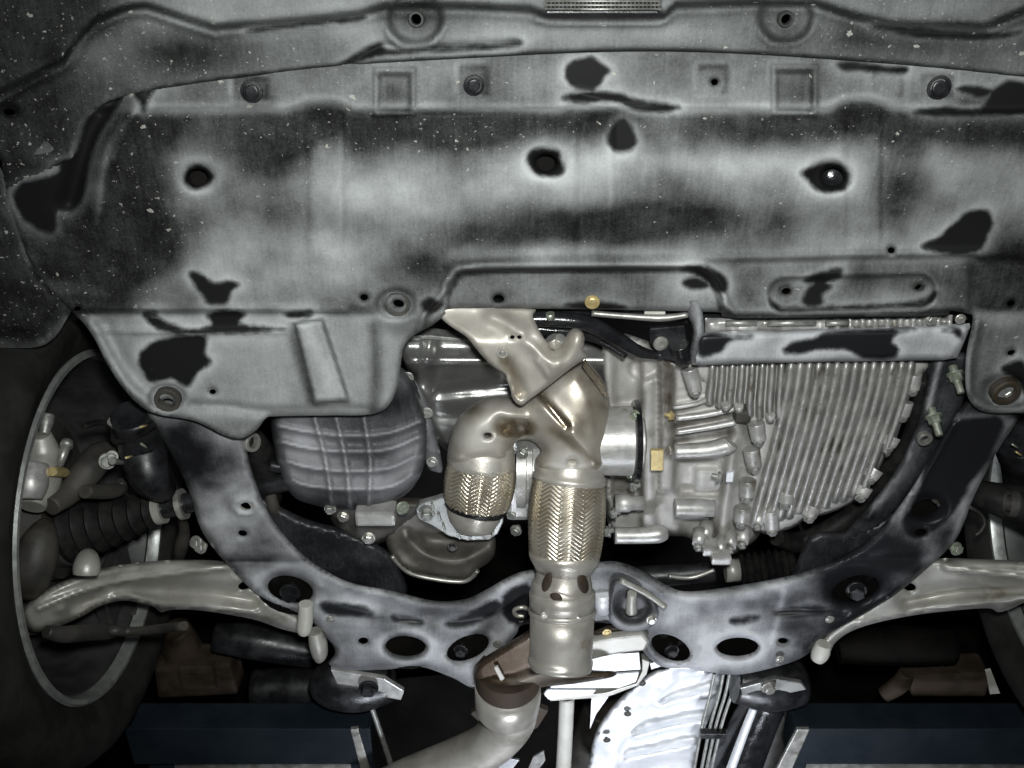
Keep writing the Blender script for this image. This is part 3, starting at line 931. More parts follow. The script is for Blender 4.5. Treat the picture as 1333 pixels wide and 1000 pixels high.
def gb_dust(x, y):
    d = .74 + .6 * fbm(x, y, 34, 2) + .3 * fbm(x, y, 12, 5)
    d -= .55 * rect(x, y, 859, 876, 460, 600, 4) + .35 * G(x, y, 888, 560, 12, 22) + .3 * G(x, y, 905, 540, 30, 10)
    d -= .3 * G(x, y, 920, 690, 40, 14) + .25 * G(x, y, 815, 640, 18, 30) + .2 * G(x, y, 893, 625, 10, 25)
    for q in ([(880, 555), (956, 541)], [(880, 575), (956, 561)], [(836, 470), (836, 690)], [(856, 470), (856, 640)], [(878, 470), (878, 640)], [(950, 560), (940, 640), (930, 715)]):
        d -= .3 * ridge(x, y, q, 3)
    return d
box_ = sheet('gearbox_casing', [(785, 440), (850, 446), (885, 462), (990, 468), (1010, 560), (1004, 640), (992, 690), (972, 712), (944, 724), (916, 716), (896, 700), (868, 698), (800, 696), (788, 640), (790, 560)],
      lambda x, y: 1.035 + .00012 * (y - 560), M['cast'], car, step=4.2, edge=(9, .05), bump=gb_bump, dust=gb_dust, label='dirty cast aluminium gearbox casing')
cover = sheet('gearbox_cover', [(880, 466), (1194, 466), (1188, 500), (1176, 540), (1162, 570), (1150, 600), (1128, 636), (1110, 654), (1080, 668), (1050, 676), (1030, 688), (1000, 696), (984, 690), (964, 688), (960, 660), (974, 600), (978, 562), (962, 544), (930, 530), (915, 500)],
      lambda x, y: 1.012 + .0001 * (y - 560), M['cast'], car, step=5, edge=(7, .05),
      bump=lambda x, y: .003 * fbm(x, y, 20, 3), dust=lambda x, y: .80 + .3 * fbm(x, y, 30, 4) - .25 * G(x, y, 1060, 560, 60, 10) - .4 * sst(1010, 1030, x) * 0.4 * (1 - sst(640, 660, y)),
      label='finned cast aluminium gearbox cover')
low = np.array([(900, 700), (992, 690), (1030, 684), (1053, 668), (1074, 665), (1084, 660), (1098, 653), (1115, 650), (1145, 588), (1152, 592), (1179, 512), (1200, 470)], float)
def fin(pts, w=4.7, z=.985, top=.020):
    """one cooling rib: rounded blade that follows pts on the cover, tapering out at its ends"""
    q = cat(pts, 4)
    vs, fs = [], []
    prof = [(-1.5, 1.0), (-.85, .35), (-.55, 0.0), (.0, -.1), (.55, 0.0), (.85, .35), (1.5, 1.0)]
    n = len(q)
    for i, (x, y, h) in enumerate(q):
        t = q[min(i + 1, n - 1)][:2] - q[max(i - 1, 0)][:2]
        t = t / (np.hypot(*t) + 1e-9)
        nx, ny = -t[1], t[0]
        sc = 1.0 if 0 < i < n - 1 else .75
        for a, b in prof:
            vs.append(P(x + nx * a * w * sc, y + ny * a * w * sc, h + b * top + (0.012 if i in (0, n - 1) else 0)))
    m = len(prof)
    for i in range(n - 1):
        for k in range(m - 1):
            fs.append((i * m + k, (i + 1) * m + k, (i + 1) * m + k + 1, i * m + k + 1))
    fs.append(tuple(range(m)))
    fs.append(tuple(reversed([(n - 1) * m + k for k in range(m)])))
    return mesh_ob('fin', vs, fs, M['casting'], cover)
for i in range(14):
    x = 1031 + i * 12.0
    k = .85 + .025 * i
    path = [(x, 468), (x - 6 * k, 505), (x - 16 * k, 545), (x - 28 * k, 585), (x - 39 * k, 620), (x - 50 * k, 655), (x - 61 * k, 690)]
    out = [path[0]]
    ylim = [686, 686, 684, 680, 676, 671, 668, 665, 661, 657, 654, 650, 640, 592][i] - (i % 2) * 2
    for p in path[1:]:
        if p[1] >= ylim:
            a = out[-1]
            t = (ylim - a[1]) / (p[1] - a[1])
            out.append((a[0] + (p[0] - a[0]) * t, ylim))
            break
        out.append(p)
    fin([(a, b, .984 + .00010 * (b - 560) + .006 * sst(520, 560, b) * (1 - sst(560, 600, b)) * (i % 3 == 0)) for a, b in out])
for i, (x, yb) in enumerate(((928, 528), (941, 532), (954, 534), (967, 532), (980, 546), (993, 548), (1006, 550), (1018, 548))):
    fin([(x, 468, .984), (x - 2, 500, .984), (x - 4, (500 + yb) / 2, .986), (x - 4, yb, .99)], 3.8)
for x, y, a in ((945, 526, 0), (962, 528, 0), (1003, 540, 0)):
    tube('fin_end', [(x, y, .99, 6), (x, y + 8, .992, 5)], M['casting'], cover, seg=12)
# bolt bosses of the cover edge
for x, y, dx, dy in ((905, 509, -8, -30), (988, 573, -4, -22), (982, 608, -4, -24), (972, 647, 2, -22), (965, 680, 2, -20), (1005, 689, -2, -26), (1053, 672, 6, -14), (1022, 655, 4, -14),
                     (1187, 507, 2, -20), (1174, 541, 4, -18), (1156, 580, 6, -12), (1132, 622, 8, -12), (1120, 645, 6, -12)):
    tube('boss', [(x + dx, y + dy, 1.0, 11), (x + dx * .5, y + dy * .5, .998, 10.5), (x, y, .996, 9.5)], M['casting'], cover, seg=14)
    fast('bolt', x, y + 2, .992, 7.5, cover, 'zinc', aim=(.05, .25, -1))
for x, y, h, r in ((909, 709, 1.02, 8), (918, 700, 1.03, 8), (937, 720, 1.015, 9), (966, 706, 1.01, 8), (950, 712, 1.02, 8), (986, 683, .995, 7)):
    tube('boss', [(x + 3, y - 18, h + .02, r + 2), (x, y, h, r)], M['casting'], box_, seg=12)
    fast('bolt', x, y + 3, h, r * .8, box_, 'zinc', aim=(0, .6, -1))
box('casing_tab', V(937, 722, 1.01), (.026, .012, .03), M['casting'], box_, .003)
box('casing_tab', V(924, 712, 1.02), (.022, .012, .026), M['casting'], box_, .003)
# bell housing side pieces
tube('dowel_boss', [(878, 661, 1.0, 12), (905, 661, 1.0, 12), (930, 662, 1.0, 11)], M['casting'], box_, seg=18)
tube('housing_boss', [(800, 697, 1.005, 11), (835, 697, 1.005, 11), (858, 695, 1.005, 12), (868, 694, 1.006, 8)], M['casting'], box_, seg=18)
tube('housing_boss', [(800, 655, 1.0, 12), (818, 655, 1.0, 12), (822, 655, 1.0, 9.5), (838, 655, 1.0, 9.5)], M['casting'], box_, seg=18, smooth=False)
for x, y in ((826, 633), (800, 668), (792, 692)):
    fast('bolt', x, y, 1.0, 8, box_, 'zinc', aim=(-1, .1, -.4))
starter = lathe('starter_motor', V(772, 574, 1.0), (1, 0, 0), [(0, .035), (.004, .041), (.046, .042), (.05, .036), (.051, .034), (.058, .034), (.06, .03), (.062, .02)], M['casting'], car, label='bare metal starter motor end')
lathe('starter_ring', V(824, 574, 1.0), (1, 0, 0), [(0, .048), (.006, .05), (.007, .04)], M['gloss'], starter)
for x, y in ((828, 541), (822, 616)):
    fast('bolt', x, y, .99, 8, starter, 'greenzinc', aim=(-.7, -.1, -.7))
prism('yellow_tab', [(847, 586), (864, 586), (864, 613), (847, 613)], .99, .004, M['brass'], box_, bevel=.0008, label='small yellow brass tab')
prism('foil_tab', [(946, 616), (956, 614), (954, 628), (945, 628)], .99, .003, M['foil'], box_, bevel=.0006)
fast('bolt', 934, 621, 1.0, 8, box_, 'zinc', aim=(1, 0, -.5))
fast('bolt', 872, 541, 1.0, 7, box_, 'brass', aim=(1, 0, -.5))
tube('cast_rib', [(880, 545, 1.012, 4), (920, 540, 1.008, 4), (956, 532, 1.004, 4)], M['casting'], box_, seg=10)
tube('cast_rib', [(880, 563, 1.012, 4), (920, 557, 1.008, 4), (958, 550, 1.004, 4)], M['casting'], box_, seg=10)
tube('cast_rib', [(878, 588, 1.006, 10), (920, 586, 1.002, 11), (946, 580, 1.0, 12), (952, 576, 1.0, 10)], M['casting'], box_, seg=16)
tube('cast_rib', [(876, 531, 1.014, 3), (905, 526, 1.01, 3), (926, 517, 1.006, 3)], M['casting'], box_, seg=10)
box('casing_block', V(966, 538, .998), (.018, .016, .02), M['grime'], box_, .003)
# gear between the pipes
hub = lathe('ribbed_housing', V(672, 612, 1.07), (1, 0, 0), [(0, .05), (.012, .05), (.013, .045), (.02, .045), (.021, .05), (.03, .05), (.031, .045), (.038, .045), (.039, .05), (.052, .05), (.053, .04)], M['casting'], car)
box('housing_block', V(683, 640, 1.06), (.05, .06, .05), M['casting'], hub, .008)
box('housing_block', V(690, 565, 1.07), (.06, .04, .04), M['sheetmetal'], hub, .008)
for x, y in ((668, 668, ), (672, 690), (660, 655), (686, 612), (680, 590)):
    fast('bolt', x, y, 1.04, 8, hub, 'zinc', aim=(-.4, 0, -1))

# ---- black harness tray and bracket at the front of the gearbox
tube('harness_tube', [(690, 416, .975, 11), (720, 416, .975, 11), (760, 420, .975, 11), (795, 436, .98, 11), (825, 455, .985, 9), (850, 462, .985, 6), (868, 462, .985, 6)], M['gloss'], car, seg=18, label='glossy black curved tube')
tube('harness_tube', [(690, 428, .985, 8), (740, 432, .985, 8), (780, 440, .99, 8), (815, 462, .99, 6)], M['gloss'], car, seg=14)
br = prism('bracket_plate', [(846, 428), (892, 424), (896, 455), (884, 472), (866, 468), (848, 450)], .975, .006, M['black'], car, bevel=.0015, label='black bracket plate with a single bolt')
fast('screw', 860, 447, .973, 10, br, 'steel')
tube('clamp_boss', [(884, 448, .97, 13), (888, 462, .972, 13), (890, 472, .976, 9)], M['black'], br, seg=16)
tube('cable', [(770, 408, .965, 4), (820, 412, .965, 4), (862, 414, .965, 5), (895, 410, .966, 4)], M['steel'], car, seg=10)
prism('white_label', [(839, 406), (866, 406), (866, 411), (839, 411)], .968, .003, M['white'], br, bevel=0)
tube('green_clip', [(716, 408, .963, 6), (717, 416, .963, 5)], M['greenzinc'], br, seg=12)
prism('lower_crossmember', [(560, 395), (1260, 395), (1262, 418), (1100, 424), (915, 428), (880, 418), (700, 412), (560, 412)], 1.0, .05, M['black'], car, bevel=.004)
# bright crinkled strip above the bar
strip = sheet('cooler_edge', [(918, 414), (1000, 414), (1150, 413), (1240, 410), (1240, 428), (1100, 432), (918, 436)], .975, M['casting'], car, step=4, edge=(3, .01), smooth_outline=False,
      bump=lambda x, y: .010 * np.sin(x / 2.6) * sst(1060, 1090, x) + .012 * fbm(x, y, 14, 3))
for x0, x1 in ((945, 985), (1000, 1062), (1075, 1105)):
    tube('cooler_tube', [(x0, 421, .962, 4), (x1, 420, .962, 4)], M['zinc'], strip, seg=12)
bolt(1212, 416, .958, 8, strip)
bolt(1250, 415, .958, 7, strip, 'steel')

# ---- exhaust: front pipes
def yc_bump(x, y):
    b = -.010 * ridge(x, y, [(700, 520), (740, 560), (780, 600)], 10)
    b += .008 * ridge(x, y, [(702, 515), (722, 538), (738, 556)], 6)
    b += .012 * ell(x, y, 668, 557, 24, 12, .4) * sst(0, 1, 1)
    b += .010 * ridge(x, y, [(652, 548), (670, 558), (690, 572)], 7)
    b += -.004 * ridge(x, y, [(588, 592), (610, 602), (640, 600), (664, 590)], 4)
    b += -.004 * ridge(x, y, [(700, 604), (740, 612), (786, 604)], 4)
    b += .012 * G(x, y, 690, 585, 14, 10)
    b += .0015 * fbm(x, y, 25, 3)
    return b
def yc_dust(x, y):
    d = .74 + .5 * fbm(x, y, 36, 2) + .25 * fbm(x, y, 12, 4)
    d -= .8 * ell(x, y, 670, 558, 26, 11, .4) + .75 * ridge(x, y, [(704, 516), (722, 536), (738, 554)], 6) + .45 * ridge(x, y, [(720, 560), (760, 590), (780, 606)], 6)
    d -= .5 * G(x, y, 770, 520, 34, 40) + .55 * G(x, y, 612, 530, 24, 14) + .3 * G(x, y, 790, 580, 12, 30)
    d += .3 * G(x, y, 620, 575, 30, 18) + .3 * G(x, y, 740, 600, 30, 12)
    return d
exh = sheet('exhaust_pipe', [(582, 600), (586, 570), (598, 542), (620, 524), (648, 515), (676, 516), (700, 496), (720, 478), (748, 466), (772, 478), (789, 505), (796, 540), (798, 572), (793, 598), (788, 616), (770, 626), (720, 626), (698, 614), (697, 598), (704, 586),
                         (694, 575), (676, 573), (667, 584), (664, 600), (650, 608), (610, 612), (588, 610)],
      lambda x, y: .962 - .00022 * (y - 560) - .012 * G(x, y, 752, 540, 36, 50) + .008 * G(x, y, 690, 545, 16, 40), M['exhaust'], car, step=3.2, edge=(32, .058), bump=yc_bump, dust=yc_dust, hedge=(4, .008), holes=[ellpoly(635, 567, 5.5, 3.6), ellpoly(745, 601, 5.5, 3.6)], label='forked stainless exhaust front pipe with two braided flex joints')
def braid(name, p0, p1, r0, parent, n=150, seg=150, twist=0):
    a, b = Vector(p0), Vector(p1)
    L = (b - a).length
    pts = [a + (b - a) * (i / n) for i in range(n + 1)]
    def rel(ang, l):
        t = l / L
        tri = abs(((ang * 10 / math.pi + 0.5) % 2) - 1)
        w = math.sin(2 * math.pi * (l / .0050 + tri * 1.9))
        bul = .0035 * math.sin(math.pi * t)
        fine = .00035 * math.sin(ang * 90)
        return .0008 * w + bul + fine
    return sweep(name, pts, [r0] * (n + 1), M['braid'], parent, seg, relief=rel)
def mp(x, y, h, r):
    return r * mpp(x, y, h)
# left leg; both legs come down towards the rear
def hl(y): return .992 - .00026 * (y - 600)
def hr(y): return .982 - .00040 * (y - 620)
def tubeh(name, pts, hf, mat, parent, **kw):
    return tube(name, [(x, y, hf(y), r_) for x, y, r_ in pts], mat, parent, **kw)
tubeh('collar', [(632, 576, 37), (630, 588, 41), (628, 600, 43), (627, 604, 44), (627, 608, 42)], hl, M['pipe'], exh, seg=48, smooth=False)
braid('flex_joint', P(628, 600, hl(600)), P(621, 656, hl(656)), mp(625, 630, .985, 42), exh)
tubeh('clamp_ring', [(621, 652, 40), (620.5, 655, 42), (620, 660, 41.5), (619.5, 662, 38)], hl, M['black'], exh, seg=40, smooth=False)
tubeh('outlet_cone', [(620, 656, 39), (618, 666, 37), (617, 674, 34), (616, 682, 30), (615, 688, 24), (615, 692, 15), (615, 694, 6)], hl, M['pipe'], exh, seg=40)
flange = prism('flange', [(541, 664), (546, 656), (562, 652), (600, 640), (640, 642), (657, 655), (655, 680), (648, 695), (637, 703), (608, 704), (584, 698), (562, 684), (545, 676)], 1.012, .010, M['rimlip'], exh, .0015)
fast('bolt', 556, 668, 1.011, 10, flange, 'zinc', aim=(0, .15, -1))
fast('bolt', 634, 692, 1.011, 10, flange, 'steel', aim=(0, .15, -1))
for i, (x, y) in enumerate(((572, 676), (578, 690), (597, 699), (611, 700), (650, 668), (563, 662))):
    prism('flange_rib', [(x - 3, y - 6), (x, y - 7), (x + 3, y + 3), (x, y + 4)], 1.008, .006, M['zinc'], flange, .0008)
bowl = sheet('pipe_heat_shield', [(506, 672), (540, 660), (600, 660), (640, 690), (645, 718), (636, 732), (622, 742), (606, 756), (560, 752), (524, 742), (508, 722), (502, 700)], lambda x, y: 1.05 + .0003 * (700 - y), M['bowl'], car, step=4.5,
      edge=(6, .02), bump=lambda x, y: .02 * G(x, y, 575, 700, 50, 22) - .008 * ridge(x, y, [(530, 700), (560, 724), (600, 730), (635, 712)], 9) + .003 * fbm(x, y, 20, 3), label='dull dark heat shield bowl')
tube('rolled_lip', [(510, 724, 1.045, 3), (530, 744, 1.045, 3), (560, 753, 1.045, 3), (604, 757, 1.045, 3), (622, 743, 1.045, 3)], M['steel'], bowl, seg=8)
fast('bolt', 589, 712, 1.035, 6, bowl, 'grime')
# right leg
tubeh('collar', [(746, 592, 40), (744, 604, 43), (742.5, 612, 45), (742, 618, 46), (741.8, 619, 48), (741.4, 624, 48.3), (741, 627, 46)], hr, M['pipe'], exh, seg=56, smooth=False)
braid('flex_joint', P(741, 624, hr(624)), P(735, 722, hr(722)), mp(738, 675, .962, 45.5), exh, 210, 170)
tubeh('collar', [(735, 718, 45), (735, 719, 46.5), (734.5, 727, 46), (734, 733, 43), (733.5, 738, 39), (733, 744, 36)], hr, M['pipe'], exh, seg=56, smooth=False)
mid = tubeh('middle_pipe', [(733, 730, 34), (733, 748, 35.5), (733, 760, 38), (732, 768, 41), (732, 796, 41.5)], hr, M['pipe'], exh, seg=48)
for x, y, rx, ry, rot in ((712, 758, 6, 13, 18), (759, 760, 7, 13, -15), (724, 778, 9, 6, 20)):
    sheet('scorch_mark', ellpoly(x, y, rx, ry, rot, 14), lambda a, b: hr(b) * (1 - (np.sqrt(np.clip(39.5 ** 2 - (a - 733) ** 2, 1, None)) * 1.04 + 2.2) / 1300), M['rust'], mid, step=3, edge=(2.5, .0015))
tubeh('sleeve_flap', [(732, 769, 41), (732, 770, 43), (732, 792, 43)], hr, M['pipe'], exh, seg=48, smooth=False)
tubeh('bead', [(732, 791, 42), (732, 793, 44), (732, 797, 44.3), (732, 800, 42)], hr, M['pipe'], exh, seg=48)
tubeh('sleeve', [(732, 798, 42), (731, 825, 41.5), (730, 850, 41), (730, 857, 40.5), (730, 858, 42), (729.5, 863, 42.3), (729, 866, 41.6), (729, 867, 39)], hr, M['pipe'], exh, seg=48, smooth=False)
for x, y in ((708, 801), (752, 806)):
    fast('screw', x, y, hr(y - 8) * (1 - 42 * 1.0 / 1300), 5, exh, 'pipe', name='weld_nub')
cross = sheet('crossover', [(616, 876), (622, 862), (646, 846), (676, 828), (694, 820), (706, 850), (732, 868), (770, 872), (800, 874), (796, 882), (750, 890), (712, 894), (688, 898), (664, 902), (640, 898), (622, 890)], .945, M['scorched'], car, step=4, edge=(8, .03),
      bump=lambda x, y: -.008 * ridge(x, y, [(640, 895), (670, 890), (700, 880), (728, 878)], 8), dust=lambda x, y: .02 + .3 * fbm(x, y, 22, 3) + .5 * ridge(x, y, [(668, 892), (700, 882), (728, 878)], 7), label='brown scorched crossover of the exhaust')
prism('pale_streak', [(643, 870), (648, 868), (657, 884), (652, 888)], .938, .004, M['white'], cross, .001)
rear = tube('rear_pipe', [(661, 872, .965, 41), (661, 884, .965, 42.5), (661, 890, .967, 42.5)], M['rust'], car, seg=40, label='stepped rear exhaust pipe leading back')
tube('pale_band', [(661, 888, .965, 43), (661, 905, .967, 43), (660, 918, .97, 42), (660, 922, .971, 38)], M['pipe'], rear, seg=40, smooth=False)
prism('joint_flange', [(612, 930), (622, 922), (700, 920), (714, 926), (700, 948), (670, 962), (640, 956)], .985, .01, M['rust'], rear)
tube('tail_section', [(666, 918, .975, 35), (662, 940, .98, 33), (636, 970, .985, 30), (590, 992, .99, 29), (530, 1016, .99, 28), (470, 1046, .99, 28)], M['pipe'], rear, seg=28)
for x, y in ((676, 794), (680, 856)):
    hk = tube('hanger_hook', [(x + 20, y + 4, .995, 3), (x + 6, y - 3, .99, 3), (x - 6, y, .99, 3), (x - 4, y + 7, .99, 3), (x + 6, y + 8, .99, 3)], M['pipe'], exh, seg=8)
    fast('bolt', x + 2, y + 10, .995, 6, exh, 'steel')
# upper heat shield plate
def hs_bump(x, y):
    b = -.014 * ridge(x, y, [(738, 470), (748, 450), (752, 436)], 12)
    b += -.012 * ridge(x, y, [(640, 412), (660, 420), (690, 442), (720, 478)], 10)
    b += .012 * ridge(x, y, [(660, 475), (672, 498), (678, 512)], 8)
    b += .010 * ridge(x, y, [(690, 440), (716, 458)], 7) + .018 * G(x, y, 725, 452, 14, 10)
    b += -.006 * ridge(x, y, [(700, 470), (715, 490)], 4)
    return b + .003 * fbm(x, y, 30, 3)
hs = sheet('exhaust_heat_shield', [(560, 396), (600, 396), (690, 400), (694, 412), (702, 430), (712, 446), (720, 454), (732, 450), (738, 436), (746, 428), (756, 430), (761, 440), (759, 456), (762, 466), (740, 482), (712, 504), (690, 520), (678, 528), (668, 520), (664, 506), (660, 496),
            (656, 486), (640, 476), (628, 464), (618, 452), (606, 438), (580, 420)], lambda x, y: .965 - .034 * sst(396, 450, y), M['exhaust'], car, step=3.6, edge=(5, .012), bump=hs_bump, hedge=(3, .004), holes=[ellpoly(667, 439, 3, 2.4), ellpoly(676, 439, 3, 2.4)],
      dust=lambda x, y: .78 + .35 * fbm(x, y, 26, 1) - .55 * ridge(x, y, [(658, 470), (668, 490), (674, 515)], 7) - .3 * G(x, y, 745, 440, 12, 10), label='pale pressed heat shield over the exhaust fork')
fast('ring', 654, 460, .926, 7, hs, 'pipe', name='rivet')
fast('screw', 654, 460, .927, 4, hs, 'zinc', name='rivet')
tube('sensor_boss', [(718, 440, .955, 9), (724, 448, .955, 9), (730, 440, .95, 7)], M['steel'], hs, seg=12)
prism('shield_flap', [(762, 468), (768, 478), (786, 500), (793, 520), (786, 516), (770, 494), (758, 478)], .965, .004, M['exhaust'], exh, .0008)

# ---- subframe
def sf_bump(x, y):
    b = .002 * fbm(x, y, 50, 2)
    for q in ([(280, 640), (305, 690), (345, 745)],):
        b += .004 * ridge(x, y, q, 14)
    b += -.008 * ridge(x, y, [(440, 752), (510, 776), (570, 792), (620, 788), (660, 762), (690, 750)], 9)
    b += -.008 * ridge(x, y, [(775, 742), (810, 742), (860, 770), (920, 782), (1000, 768), (1060, 748)], 9)
    b += .008 * ridge(x, y, [(450, 775), (520, 796), (590, 808), (640, 800)], 9) + .006 * ridge(x, y, [(880, 795), (960, 800), (1040, 785)], 9)
    b += .010 * ell(x, y, 378, 767, 40, 25, .3) + .010 * ell(x, y, 1117, 767, 40, 24, .3)
    for cx in (528, 960):
        b += -.005 * np.exp(-((np.sqrt(((x - cx) / 34) ** 2 + ((y - 842) / 20) ** 2) - 1) / .16) ** 2)
    b += .012 * ell(x, y, 1203, 660, 27, 18, .3) + -.006 * ell(x, y, 318, 659, 19, 12, .2)
    b += .012 * ridge(x, y, [(640, 820), (660, 800), (684, 780)], 10) + .014 * ridge(x, y, [(560, 800), (600, 790), (640, 772)], 7) * .5
    b += .008 * ridge(x, y, [(425, 800), (480, 806)], 4) + .006 * ridge(x, y, [(516, 806), (546, 810)], 3) + .006 * ridge(x, y, [(1010, 798), (1060, 795), (1100, 797)], 4)
    b += -.010 * ridge(x, y, [(1180, 650), (1210, 600), (1240, 550)], 5)
    b += .005 * ridge(x, y, [(286, 729), (340, 728), (396, 727)], 2.6) + .005 * ridge(x, y, [(1100, 727), (1150, 728), (1205, 727)], 2.6)
    return b
def sf_dust(x, y):
    d = .58 + 1.0 * fbm(x, y, 60, 3) + .35 * fbm(x, y * 2.2, 26, 5)
    d += .2 * G(x, y, 470, 760, 60, 25) + .22 * G(x, y, 560, 850, 60, 22) + .12 * G(x, y, 300, 620, 25, 60)
    d -= .45 * G(x, y, 245, 575, 30, 40) - .15 * G(x, y, 320, 600, 14, 40)
    d -= .4 * G(x, y, 640, 800, 50, 20) + .22 * G(x, y, 500, 800, 70, 10)
    d += .34 * np.exp(-((np.sqrt(((x - 528) / 36) ** 2 + ((y - 842) / 21) ** 2) - 1) / .2) ** 2) + .3 * np.exp(-((np.sqrt(((x - 960) / 36) ** 2 + ((y - 842) / 20) ** 2) - 1) / .2) ** 2)
    d += .3 * np.exp(-((np.sqrt(((x - 376) / 42) ** 2 + ((y - 764) / 26) ** 2) - 1) / .15) ** 2) * (y < 765)
    # the right arm lost most of its dust
    r = sst(960, 1080, x)
    d -= r * .30
    d -= .45 * G(x, y, 1260, 590, 34, 50) + .40 * G(x, y, 1200, 690, 34, 28) + .42 * G(x, y, 1110, 765, 60, 28) + .3 * G(x, y, 1020, 800, 50, 20)
    d += .38 * G(x, y, 1020, 762, 30, 10) + .42 * G(x, y, 1215, 720, 16, 26, -30) + .35 * G(x, y, 1175, 752, 24, 12) + .5 * ridge(x, y, [(1320, 550), (1282, 616), (1262, 656), (1240, 706)], 5)
    d += .45 * ridge(x, y, [(1246, 540), (1222, 582), (1188, 636), (1160, 676)], 3) + .35 * G(x, y, 1280, 545, 40, 8) + .3 * ridge(x, y, [(1020, 770), (1012, 810), (1004, 835)], 4)
    d += .25 * G(x, y, 900, 860, 40, 12) + .2 * G(x, y, 900, 772, 40, 12)
    d -= .3 * ridge(x, y, [(286, 730), (340, 729), (396, 728)], 3) + .25 * ridge(x, y, [(405, 788), (480, 803), (560, 812)], 3)
    return d
sub = sheet('subframe', [(190, 520), (300, 530), (318, 575), (330, 620), (352, 672), (390, 718), (428, 745), (462, 760), (510, 769), (564, 782), (605, 780), (634, 767), (664, 750), (690, 742), (740, 738), (772, 733), (802, 731), (838, 743), (868, 762), (900, 770),
            (980, 759), (1034, 748), (1072, 735), (1118, 711), (1152, 681), (1184, 640), (1218, 584), (1248, 535), (1270, 515), (1330, 515), (1326, 545), (1300, 585), (1282, 618), (1264, 655), (1256, 678), (1240, 708), (1204, 743), (1162, 777), (1118, 804), (1074, 829), (1056, 848),
            (1028, 863), (966, 878), (924, 875), (896, 870), (862, 868), (838, 850), (830, 826), (800, 812), (690, 812), (672, 826), (650, 858), (634, 890), (616, 896), (588, 882), (546, 868), (500, 872), (450, 872), (428, 864), (436, 846), (410, 814), (390, 799), (356, 786), (330, 770), (292, 731), (262, 690), (246, 640), (222, 590)],
      lambda x, y: .985 + .00006 * (y - 760), M['frame'], car, step=4.6, edge=(7, .035), hedge=(5, .012), bump=sf_bump, dust=sf_dust,
      holes=[ellpoly(378, 767, 30, 17, 12), ellpoly(528, 841, 26, 13, 3), ellpoly(609, 843, 29, 15, -22), ellpoly(473, 834, 6, 4), ellpoly(316, 694, 5.5, 3.6, 10), ellpoly(960, 842, 27, 12, -2), ellpoly(873, 843, 27, 15, 25), ellpoly(1114, 766, 30, 16, -14), ellpoly(1198, 693, 6.5, 4, -10),
             ellpoly(1204, 661, 16, 10, -20), ellpoly(1019, 834, 6, 3.5), ellpoly(320, 659, 7, 4.6)],
      wipes=[[(420, 785), (470, 790), (485, 800), (450, 802), (425, 797)], [(514, 802), (548, 808), (545, 813), (515, 808)], [(580, 812), (610, 800), (640, 782), (655, 790), (630, 806), (600, 816)], [(655, 776), (690, 762), (690, 812), (660, 806)],
             [(1222, 556), (1250, 548), (1304, 545), (1290, 585), (1262, 630), (1240, 668), (1216, 690), (1190, 700), (1176, 680), (1196, 640)], [(1012, 796), (1060, 790), (1076, 796), (1060, 800), (1020, 802)], [(952, 806), (984, 802), (982, 808), (954, 812)]],
      label='dusty black steel front subframe with oval holes')
fast('ring', 318, 659, .982, 16, sub, 'forged', name='washer')
for x, y, r in ((378, 770, 14), (1114, 768, 14), (600, 846, 10), (874, 846, 10)):
    fast('bolt', x, y, 1.01, r, sub, 'black', name='mount_bolt')
for x, y in ((378, 767), (528, 841), (609, 843), (960, 842), (873, 843), (1114, 766), (1204, 661)):
    lathe('hole_backing', V(x, y, 1.02), (0, 0, 1), [(0, .001), (0, .03 if x == 873 else .045), (.004, .03 if x == 873 else .046)], M['dark'], sub, 20)  # dark disc added behind each hole to paint its shade
fast('stud', 1218, 650, 1.0, 5, sub, 'grime')
for x, y in ((430, 806), (648, 838), (1080, 806), (1015, 858)):
    fast('clip', x, y, .985, 6, sub, 'steel', name='edge_clip')
# flange beside the right arm, with the two studs of the engine mount
mount = sheet('mount_bracket', [(1212, 462), (1262, 462), (1258, 500), (1250, 532), (1222, 580), (1190, 634), (1152, 682), (1110, 706), (1080, 716), (1130, 660), (1166, 612), (1186, 570), (1200, 530), (1206, 500)], lambda x, y: 1.0 + .0002 * (1262 - x) * .6, M['frame'], car, step=5,
      edge=(5, .02), bump=lambda x, y: -.010 * ridge(x, y, [(1224, 470), (1206, 540), (1178, 600), (1130, 670)], 6) + .014 * ell(x, y, 1205, 575, 20, 26, .4),
      dust=lambda x, y: .16 + .2 * fbm(x, y, 40, 3) + .5 * ridge(x, y, [(1224, 470), (1208, 530)], 5) + .35 * ridge(x, y, [(1204, 560), (1178, 610), (1140, 660)], 7), label='dark mount bracket beside the gearbox')
for x, y in ((1243, 486), (1215, 541)):
    fast('stud', x, y, .992, 11, mount, 'greenzinc', aim=(.15, .75, -1))
fast('ring', 1204, 572, .995, 10, mount, 'steel', name='grommet')
# rubber gearbox mount behind the pipe
rm = sheet('gearbox_mount', [(794, 760), (806, 752), (826, 758), (848, 776), (858, 796), (852, 812), (836, 822), (812, 822), (796, 812), (790, 790)], .968, M['pan'], car, step=3.5, edge=(6, .02),
      bump=lambda x, y: .018 * ell(x, y, 824, 790, 22, 20, .3), dust=lambda x, y: .25 + .6 * ridge(x, y, [(796, 806), (814, 818), (838, 816), (854, 802)], 6) + .2 * fbm(x, y, 20, 2), label='rubber gearbox mount in a pale steel cradle')
tube('mount_stud', [(822, 796, .97, 8), (822, 782, .968, 7), (823, 772, .966, 6)], M['forged'], rm, seg=14)
tube('mount_rod', [(808, 756, .962, 4), (840, 772, .962, 4), (866, 790, .962, 4)], M['forged'], rm, seg=10)
fast('bolt', 848, 806, .962, 7, rm, 'steel')
tube('mount_spacer', [(784, 772, .985, 10), (785, 795, .985, 10)], M['foil'], rm, seg=14)
